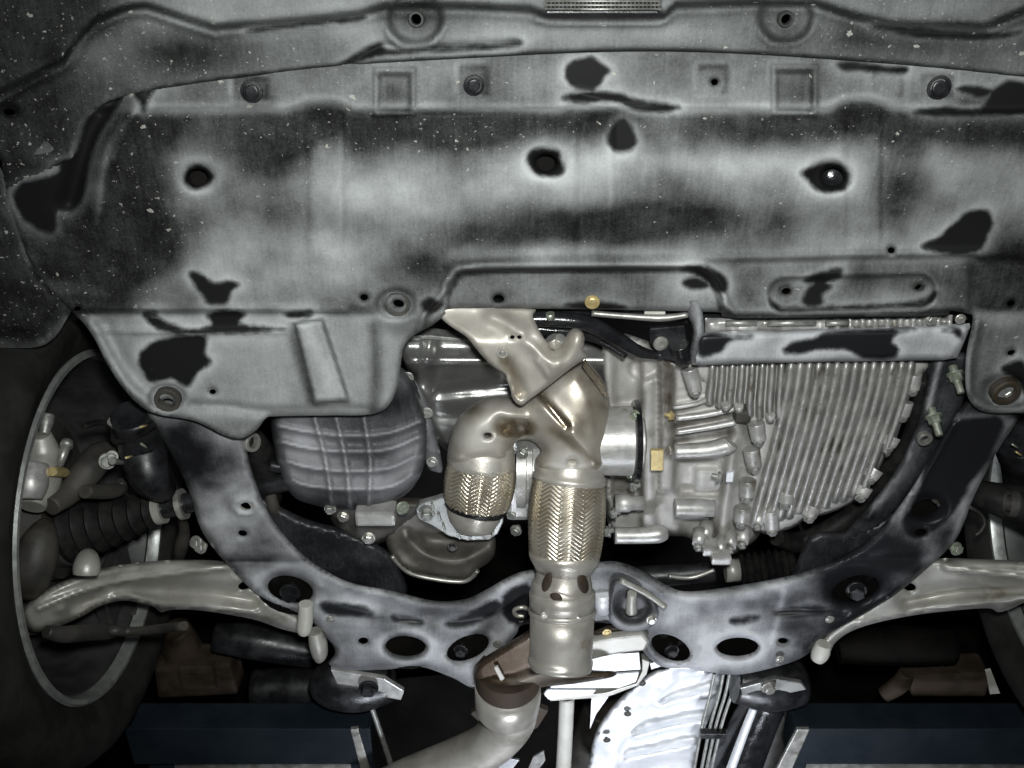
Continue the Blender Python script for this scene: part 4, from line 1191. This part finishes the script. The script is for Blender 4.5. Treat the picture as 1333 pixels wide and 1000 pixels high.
beam = prism('mount_beam', [(752, 850), (760, 838), (800, 830), (838, 826), (846, 836), (840, 848), (804, 852), (760, 862)], .975, .02, M['forged'], car, .004, label='pale steel beam beside the exhaust sleeve')
prism('beam_plate', [(772, 826), (792, 818), (818, 818), (838, 824), (820, 830), (790, 834)], .985, .006, M['rust'], beam, .001)
prism('beam_clip', [(737, 844), (748, 842), (748, 850), (738, 852)], .962, .01, M['black'], beam, .001)
fast('clip', 790, 823, .982, 6, beam, 'brass')

# ---- control arms
def arm_dust(x, y):
    return .85 + .3 * fbm(x, y, 40, 3)
larm = sheet('control_arm', [(28, 800), (36, 786), (60, 768), (90, 754), (138, 739), (193, 731), (241, 729), (290, 731), (312, 744), (345, 778), (388, 800), (404, 812), (396, 824), (370, 820), (328, 806), (262, 795), (224, 794), (210, 797), (200, 790), (186, 786), (160, 782), (131, 789), (104, 804), (72, 817), (41, 822)],
      lambda x, y: .868 + .152 * sst(20, 320, x), M['forged'], car, step=4.2, edge=(8, .030), holes=[ellpoly(319, 762, 9, 5, -15)], hedge=(4, .01),
      bump=lambda x, y: -.010 * ridge(x, y, [(50, 792), (100, 772), (160, 756), (220, 747), (300, 738)], 3.4) + .016 * ridge(x, y, [(95, 792), (140, 772), (190, 768), (260, 770), (330, 780)], 9) - .006 * ridge(x, y, [(150, 776), (170, 772), (190, 782), (230, 788), (330, 796)], 5) - .008 * G(x, y, 85, 792, 14, 7) + .0008 * fbm(x, y, 24, 2),
      label='pale forged lower control arm running to the wheel in view')
tube('bushing', [(398, 786, .985, 9), (398, 800, .983, 10), (396, 818, .98, 10), (397, 824, .98, 7)], M['white'], larm, seg=18)
tube('arm_end', [(410, 822, 1.0, 9), (414, 838, 1.0, 12), (416, 852, 1.0, 10), (415, 860, 1.0, 5)], M['forged'], larm, seg=16)
rarm = sheet('control_arm', [(1180, 735), (1225, 727), (1280, 728), (1340, 731), (1400, 738), (1460, 760), (1440, 800), (1400, 790), (1340, 784), (1318, 792), (1300, 797), (1286, 792), (1240, 795), (1190, 801), (1140, 811), (1108, 822), (1088, 836), (1078, 852), (1064, 846), (1074, 826), (1100, 806), (1140, 780)],
      lambda x, y: 1.022 - .07 * sst(1200, 1400, x), M['forged'], car, step=4.2, edge=(8, .030), holes=[ellpoly(1184, 764, 8, 5, 10)], hedge=(4, .01),
      bump=lambda x, y: -.010 * ridge(x, y, [(1230, 738), (1280, 745), (1340, 752), (1400, 762)], 3.4) + .016 * ridge(x, y, [(1180, 782), (1250, 770), (1340, 768)], 9) - .006 * ridge(x, y, [(1120, 812), (1200, 795), (1280, 783), (1340, 776)], 5) + .0008 * fbm(x, y, 24, 2),
      label='pale forged lower control arm running out toward the cut-off tyre')
tube('arm_end', [(1072, 838, 1.0, 10), (1068, 850, .998, 12), (1064, 858, .998, 9)], M['white'], rarm, seg=16)

# ---- wheels
XL, WY, WZ = -.532, .802, CAMZ + 1.028
def wheel(xi, side, label):
    """side +1: inner face looks towards +x; t runs outward from the inner lip plane"""
    w = bpy.data.objects.new('wheel', None)
    w.location = (xi, WY, WZ)
    link(w, car, label)
    o, ax = (xi, WY, WZ), (-side, 0, 0)
    lathe('tyre', o, ax, [(.012, .221), (.004, .226), (-.004, .236), (-.011, .252), (-.012, .256), (-.0145, .262), (-.0155, .270), (-.0135, .282), (-.008, .294), (.004, .304), (.02, .309), (.036, .312), (.037, .306), (.046, .306), (.047, .3135),
                           (.09, .3145), (.091, .308), (.10, .308), (.101, .3145), (.15, .3135), (.151, .306), (.16, .306), (.161, .312), (.19, .304), (.205, .28), (.205, .25), (.19, .222)], M['tyre'], w, 96, caps=False)
    lathe('rim', o, ax, [(.0135, .220), (.016, .212), (.03, .206), (.06, .202), (.10, .196), (.15, .192), (.165, .18), (.16, .12), (.15, .06), (.15, .001)], M['rim'], w, 72, caps=False)
    lathe('rim_lip', o, ax, [(.013, .2215), (.002, .226), (-.002, .223), (-.002, .2175), (.004, .2145), (.014, .2135)], M['rimlip'], w, 96, caps=False)
    return w
wl = wheel(XL, 1, 'front wheel with grey rim lip, its brake parts in view')
wr = wheel(2 * XC - XL + .012, -1, 'front wheel cut off by the edge of the view')

def PX(x, y, X):                                   # pixel on the vertical plane X = const
    d = ray(x, y)
    return Vector(d * (X / d[0]) + np.array([0, 0, CAMZ]))
def blob(name, pts, mat, parent, seg=18, label=None):
    """swept lump through (px, py, X plane, radius px)"""
    q = cat(pts, 5) if len(pts) > 2 else np.array(pts, float)
    c, r = [], []
    for a in q:
        p = PX(a[0], a[1], a[2])
        c.append(p)
        d = p - Vector((0, 0, CAMZ))
        r.append(a[3] * (d.y * ce + d.z * se) / FPX)
    return sweep(name, c, r, mat, parent, seg, label=label)
brake = lathe('brake_disc', (XL - .075, WY, WZ), (1, 0, 0), [(-.02, .14), (0, .14), (.001, .08), (.002, .075), (.03, .07), (.035, .05)], M['grime'], car, 48)
cal = blob('brake_caliper', [(52, 566, -.560, 14), (56, 590, -.560, 22), (54, 615, -.560, 26), (48, 640, -.560, 25), (42, 660, -.560, 16)], M['forged'], car, label='pale brake caliper inside the wheel rim')
blob('caliper_body', [(44, 604, -.55, 18), (40, 630, -.55, 22), (38, 650, -.55, 16)], M['casting'], cal)
blob('guide_pin', [(62, 540, -.553, 9), (60, 552, -.553, 9), (57, 566, -.553, 6)], M['zinc'], cal)
blob('bleed_screw', [(87, 578, -.53, 6), (82, 592, -.53, 6), (77, 606, -.535, 5)], M['steel'], cal)
blob('bleed_nut', [(88, 574, -.53, 8), (86, 582, -.53, 8)], M['zinc'], cal)
blob('yellow_cap', [(68, 614, -.53, 6), (82, 615, -.528, 6.5), (88, 616, -.528, 4)], M['brass'], cal, label='small yellow cap')
kn = blob('steering_knuckle', [(150, 600, -.50, 8), (134, 590, -.51, 16), (116, 610, -.515, 20), (92, 640, -.53, 16), (66, 660, -.54, 12)], M['grime'], car)
blob('knuckle_arm', [(110, 640, -.50, 9), (140, 640, -.49, 10), (158, 636, -.485, 8), (156, 626, -.485, 5)], M['grime'], kn)
blob('knuckle_arm', [(60, 680, -.55, 10), (54, 700, -.55, 22), (46, 730, -.555, 27), (40, 765, -.56, 20), (38, 780, -.56, 8)], M['grime'], kn)
for x, y, r in ((140, 600, 11), (146, 594, 8)):
    fast('bolt', x, y, 1.02 if False else 1.0, r, kn, 'zinc', aim=(.3, -.4, -1))
blob('hose_end', [(146, 548, -.47, 7), (154, 555, -.468, 8), (162, 560, -.466, 6)], M['zinc'], kn)
blob('hose_end', [(146, 600, -.47, 5), (158, 602, -.468, 3), (168, 603, -.466, 3)], M['zinc'], kn)
blob('brake_hose', [(108, 556, -.5, 4), (130, 550, -.49, 4), (146, 556, -.48, 4), (150, 575, -.47, 4), (180, 566, -.44, 5), (215, 540, -.4, 5)], M['rubber'], kn)
blob('strut_foot', [(170, 540, -.45, 26), (185, 580, -.45, 30), (195, 620, -.44, 26), (215, 640, -.43, 16)], M['black'], kn)
for k, (x, y, c) in enumerate(((187, 556, 'brass'), (188, 578, 'greenzinc'), (168, 596, 'brass'))):
    blob('paint_mark', [(x - 4, y, -.395, 1.6), (x + 4, y + (-2 if k != 1 else 6), -.395, 1.6)], M[c], kn, 8)
fast('bolt', 46, 752, .985, 13, kn, 'steel', aim=(.8, -.2, -.6))
blob('ball_joint', [(112, 748, -.475, 16), (113, 738, -.475, 17), (114, 728, -.48, 14), (115, 722, -.485, 8)], M['forged'], kn)
# drive shaft: ring, bellows, shaft
a, b = PX(86, 690, -.572), PX(212, 662, -.446)
axv = (b - a)
Lb = axv.length
shaft = lathe('drive_shaft', a - axv * .22, axv, [(0, .02), (.002, .046), (.03, .047), (.032, .044), (Lb * .22, .044)], M['rim'], car, 32, label='drive shaft with black rubber bellows')
prof = [(0, .043), (.004, .044)]
for i in range(7):
    t0, t1 = i / 7., (i + 1) / 7.
    r = .046 - .026 * t0
    prof += [(.006 + (Lb - .012) * (t0 + .30 / 7), r), (.006 + (Lb - .012) * (t0 + .5 / 7), r - .002), (.006 + (Lb - .012) * (t0 + .98 / 7), r - .011)]
lathe('bellows', a, axv, prof + [(Lb, .014)], M['rubber'], shaft, 40)
lathe('clamp', a + axv * .93, axv, [(0, .017), (0, .0195), (.010, .0195), (.010, .017)], M['forged'], shaft, 28)
lathe('shaft_rod', a + axv * .95, axv, [(0, .014), (.05, .013), (.22, .013)], M['black'], shaft, 24)
lathe('clamp', a + axv * 1.17, axv, [(0, .015), (0, .020), (.007, .020), (.007, .015)], M['steel'], shaft, 28)
# tie rod and pieces behind the arm
tie = blob('tie_rod', [(60, 822, -.52, 8), (82, 826, -.51, 11), (110, 824, -.50, 11), (144, 822, -.49, 10), (148, 821, -.48, 7), (175, 822, -.46, 6), (240, 815, -.38, 6)], M['grime'], car)
box('rack_block', V(164, 796, 1.1), (.045, .03, .04), M['grime'], tie, .004)
box('dust_plate', V(150, 770, 1.1), (.02, .1, .1), M['rim'], tie, .004)
for x0, y0 in ((262, 712), (256, 706)):
    fast('bolt', x0, y0, 1.03, 9, tie, 'zinc', aim=(-.4, -.5, -1))
tube('stabiliser_link', [(236, 672, 1.05, 5), (240, 690, 1.06, 7), (236, 712, 1.07, 9), (232, 730, 1.08, 6)], M['grime'], car, seg=12)
# right side odds and ends
tube('drive_shaft', [(1270, 640, 1.08, 16), (1300, 650, 1.06, 22), (1340, 660, 1.05, 30), (1400, 680, 1.05, 40)], M['rubber'], car, seg=24)
fast('ring', 1321, 656, 1.02, 18, tie, 'grime', name='shaft_clamp', aim=(1, 0, -.2))
tube('brake_line', [(1262, 660, 1.02, 2.2), (1276, 668, 1.03, 2.2), (1282, 680, 1.03, 2.2), (1276, 692, 1.03, 2.2), (1270, 696, 1.03, 2.2)], M['grime'], car, seg=8)
fast('bolt', 1244, 714, 1.02, 9, sub, 'greenzinc', aim=(.4, -.4, -1))
tube('wheel_arch_edge', [(1330, 560, 1.08, 40), (1345, 600, 1.1, 40), (1350, 640, 1.1, 40)], M['black'], car, seg=16)
for x, y, c in ((1321, 580, 'greenzinc'), (1326, 590, 'brass')):
    tube('paint_mark', [(x - 4, y - 2, 1.03, 1.5), (x + 4, y + 3, 1.03, 1.5)], M[c], car, seg=6)

# ---- dark panels and steering rack between the arms
sheet('inner_panel', [(330, 640), (356, 655), (400, 676), (450, 690), (500, 714), (520, 740), (530, 772), (500, 778), (440, 760), (380, 730), (345, 690)], 1.035, M['pan'], car, step=6, edge=(6, .02), dust=lambda x, y: .10 + .1 * fbm(x, y, 30, 2), bump=lambda x, y: .005 * fbm(x, y, 14, 3))
sheet('inner_panel', [(1180, 640), (1150, 672), (1110, 690), (1060, 694), (1046, 712), (1034, 740), (1030, 762), (1080, 748), (1140, 710), (1190, 660)], 1.02, M['pan'], car, step=6, edge=(6, .02), dust=lambda x, y: .09 + .1 * fbm(x, y, 30, 2), bump=lambda x, y: .005 * fbm(x, y, 14, 3))
rack = tube('steering_rack', [(820, 752, 1.07, 14), (880, 748, 1.07, 14), (930, 744, 1.07, 14)], M['black'], car, seg=20)
prof = []
c0, c1 = V(958, 742, 1.075), V(1040, 734, 1.075)
L = (c1 - c0).length
for i in range(9):
    prof += [(L * i / 9., .024 if i else .02), (L * (i + .5) / 9., .017)]
lathe('rack_bellows', c0, c1 - c0, prof, M['rubber'], rack, 28)
tube('rack_clamp', [(944, 743, 1.07, 15), (962, 742, 1.07, 15)], M['forged'], rack, seg=24)
tube('rack_line', [(870, 750, 1.045, 3), (900, 752, 1.045, 3), (930, 742, 1.045, 3)], M['steel'], rack, seg=8)
tube('engine_loom', [(1010, 700, 1.06, 10), (1040, 706, 1.08, 14), (1080, 690, 1.08, 14), (1120, 660, 1.08, 12), (1160, 610, 1.06, 12), (1190, 560, 1.05, 12), (1200, 490, 1.04, 12)], M['rubber'], car, seg=16)
for i in range(5):
    tube('loom_wire', [(1040 + i * 16, 680 + (i % 2) * 10, 1.09, 3), (1050 + i * 13, 700 + (i % 3) * 6, 1.09, 3), (1070 + i * 15, 715 - i * 6, 1.1, 3)], M['gloss'], car, seg=8)
# suspension bushes and rusty floor members behind the wheels
rb = tube('rear_bush', [(418, 878, 1.06, 20), (432, 886, 1.05, 34), (470, 890, 1.05, 36), (510, 886, 1.05, 26)], M['black'], car, seg=24, label='black bush below the subframe corner')
prism('bush_plate', [(430, 872), (500, 884), (526, 900), (522, 912), (490, 906), (440, 894)], 1.02, .008, M['casting'], rb, .0015)
fast('bolt', 480, 894, 1.015, 13, rb, 'black')
rb2 = tube('rear_bush', [(956, 888, 1.05, 26), (1000, 892, 1.05, 34), (1040, 888, 1.06, 30)], M['black'], car, seg=24, label='black bush below the subframe corner')
prism('bush_plate', [(964, 896), (1010, 884), (1044, 890), (1050, 898), (1004, 908), (968, 912)], 1.02, .008, M['sheetmetal'], rb2, .0015)
fast('bolt', 1000, 894, 1.015, 10, rb2, 'steel')
tube('thin_rod', [(478, 905, 1.04, 3.5), (494, 950, 1.04, 3.5), (512, 1005, 1.04, 3.5)], M['zinc'], car, seg=10)
sill = prism('floor_member', [(200, 872), (300, 866), (310, 905), (205, 910)], 1.16, .05, M['rust'], car, .006, label='rust brown floor member behind the wheel')
box('member_bracket', V(262, 868, 1.18), (.06, .05, .06), M['rust'], sill, .008)
tube('member_drum', [(330, 896, 1.14, 24), (400, 896, 1.14, 26), (450, 896, 1.14, 24)], M['black'], sill, seg=24)
tube('member_drum', [(225, 820, 1.2, 22), (238, 850, 1.2, 26), (220, 868, 1.2, 24)], M['rust'], sill, seg=20)
tube('member_tube', [(280, 830, 1.15, 18), (340, 836, 1.15, 24), (410, 850, 1.15, 20)], M['black'], sill, seg=20)
sill2 = prism('floor_member', [(1185, 884), (1290, 878), (1284, 908), (1186, 908)], 1.16, .05, M['rust'], car, .006, label='rust brown floor member behind the cut-off tyre')
prism('white_tag', [(1283, 874), (1290, 872), (1302, 903), (1289, 904)], 1.15, .004, M['white'], sill2, .0005)
tube('member_tube', [(1090, 846, 1.15, 18), (1160, 840, 1.15, 26), (1240, 842, 1.15, 22)], M['dark'], sill2, seg=20)
tube('member_tube', [(1150, 905, 1.16, 10), (1172, 890, 1.16, 12), (1180, 876, 1.16, 10)], M['rust'], sill2, seg=16)

# ---- tunnel at the rear: foil shields, lines, pipes
foil = sheet('tunnel_heat_shield', [(766, 1030), (768, 985), (776, 952), (792, 926), (818, 898), (850, 874), (884, 862), (922, 870), (940, 880), (925, 930), (905, 980), (890, 1030)], lambda x, y: 1.10 + .0001 * (y - 900), M['foil'], car, step=4, edge=(5, .03),
      bump=lambda x, y: .014 * sst(-3, 6, sdist(x, y, np.array([(800, 1040), (806, 985), (822, 948), (850, 918), (884, 886), (960, 872), (960, 1040)], float))) - .022 * ridge(x, y, [(826, 960), (880, 946), (920, 940)], 7) - .022 * ridge(x, y, [(815, 990), (870, 978), (910, 970)], 7) - .02 * ridge(x, y, [(856, 920), (930, 900)], 6) + .010 * fbm(x, y, 24, 4),
      label='bright crinkled foil heat shield in the tunnel')
for x, y in ((836, 889), (817, 929), (790, 963)):
    fast('clip', x, y, 1.095, 5, foil, 'grime', name='rivet')
plates = prism('shield_strip', [(770, 852), (832, 850), (834, 872), (760, 877), (764, 862)], 1.03, .004, M['foil'], car, .0008, label='bright ribbed heat shield strips below the exhaust')
prism('strip_fold', [(738, 884), (770, 880), (832, 876), (828, 888), (806, 896), (716, 896), (720, 890)], 1.03, .004, M['foil'], plates, .0008)
prism('strip_fold', [(712, 898), (776, 899), (770, 905), (726, 910), (714, 911), (708, 904)], 1.03, .004, M['foil'], plates, .0008)
prism('strip_edge', [(716, 913), (790, 908), (830, 893), (842, 878), (846, 862), (836, 858), (836, 874), (828, 890), (790, 902), (716, 910)], 1.035, .012, M['forged'], plates, .001)
prism('strip_fold', [(846, 864), (862, 860), (866, 866), (848, 872)], 1.05, .004, M['foil'], plates, .0008)
tube('propshaft_tube', [(738, 905, 1.12, 10), (736, 950, 1.12, 10), (733, 1010, 1.12, 10)], M['white'], car, seg=20, label='white tube running rearward')
tube('dark_duct', [(786, 920, 1.25, 26), (770, 970, 1.25, 28), (760, 1020, 1.25, 28)], M['grime'], car, seg=20)
prism('tunnel_flap', [(770, 905), (784, 900), (792, 908), (776, 930), (768, 950)], 1.12, .004, M['foil'], car, .0005)
for i, dx in enumerate((0, 12, 20, 28)):
    tube('brake_line', [(930 + dx, 876, 1.06, 2.1), (924 + dx, 905, 1.06, 2.1), (914 + dx * .9, 945, 1.06, 2.1), (902 + dx * .8, 1010, 1.06, 2.1)], M['zinc'], car, seg=10)
cl = box('line_clip', V(928, 955, 1.055), (.04, .012, .012), M['black'], car, .002)
tube('fuel_pipe', [(1000, 905, 1.09, 27), (978, 950, 1.09, 30), (950, 1015, 1.09, 34)], M['gloss'], car, seg=28, label='thick dark pipe beside the brake lines')
tube('pale_strip', [(988, 905, 1.05, 5), (972, 945, 1.05, 5.5), (948, 1010, 1.05, 6)], M['foil'], car, seg=14)  # pale strip laid along the dark pipe
sheet('tunnel_plate', [(940, 1030), (1010, 905), (1052, 905), (1040, 950), (1016, 1030)], 1.16, M['sheetmetal'], car, step=8, edge=(4, .01))
sheet('tunnel_wall', [(560, 880), (780, 880), (770, 1040), (480, 1040), (500, 905)], 1.3, M['dark'], car, step=12, edge=None, bump=lambda x, y: .02 * fbm(x, y, 40, 2))
prism('tunnel_bracket', [(694, 986), (708, 978), (710, 990), (700, 1004), (688, 1000)], 1.2, .004, M['casting'], car, .0005)
prism('tunnel_bracket', [(650, 985), (676, 990), (660, 1010), (648, 1010)], 1.2, .004, M['foil'], car, .0005)

# ------------------------------------------------------------------ the two lift runways
def lift(x0, x1, label, edge):
    """x0..x1: ends of the cross beam in the photograph's columns"""
    g = bpy.data.objects.new('lift_platform', None)
    f0 = P(x0, 947, 1.03)
    f1 = P(x1, 947, 1.03)
    yf = f0[1]
    d = ray(x0, 914)
    ztop = CAMZ + yf * d[2] / d[1]
    g.location = ((f0[0] + f1[0]) / 2, yf + .7, 0)
    g['label'] = label
    g['category'] = 'lift'
    g['group'] = 'platforms of the car lift'
    COL.objects.link(g)
    w = f1[0] - f0[0]
    zb = f0[2]
    xm = (f0[0] + f1[0]) / 2
    box('cross_beam', (xm, yf + .035, (zb + ztop) / 2), (w, .07, ztop - zb), M['lift'], g, .004)
    box('bottom_plate', (xm, yf + .034, zb - .004), (w + .008, .078, .006), M['lift'], g, .002)
    box('deck_plate', (xm, yf + .80, ztop - .012), (w - .02, 1.4, .01), M['steel'], g, .002)
    for s in (-1, 1):
        box('side_rail', (xm + s * (w / 2 - .02), yf + .80, (zb + ztop) / 2 + .005), (.035, 1.44, ztop - zb - .03), M['lift'], g, .003)
    for i in range(4):
        box('deck_rib', (xm, yf + .28 + i * .33, ztop - .035), (w - .08, .035, .03), M['forged'], g, .003)
    for s in (-1, 1):
        ll = box('scissor_leg', (xm + s * (w / 2 - .07), yf + .95, zb / 2 + .01), (.04, 1.02, .09), M['lift'], g, .004)
        Lz = zb - .06
        ang = math.atan2(Lz, .9)
        ll.rotation_euler = (ang * s, 0, 0)
        ll.scale = (1, math.hypot(Lz, .9) / 1.02, 1)
    prism('edge_plate', edge, 1.02, .006, M['steel'], g, .001)
    box('base_frame', (xm, yf + .95, .03), (w, 1.3, .06), M['lift'], g, .004)
    return g
lift(168, 479, 'dark blue lift platform behind the wheel with exposed brake caliper', [(456, 950), (466, 949), (482, 1004), (470, 1004)])
lift(1036, 1420, 'dark blue lift platform beside the thick dark pipe and brake lines', [(1038, 950), (1054, 950), (1030, 1004), (1010, 1004)])
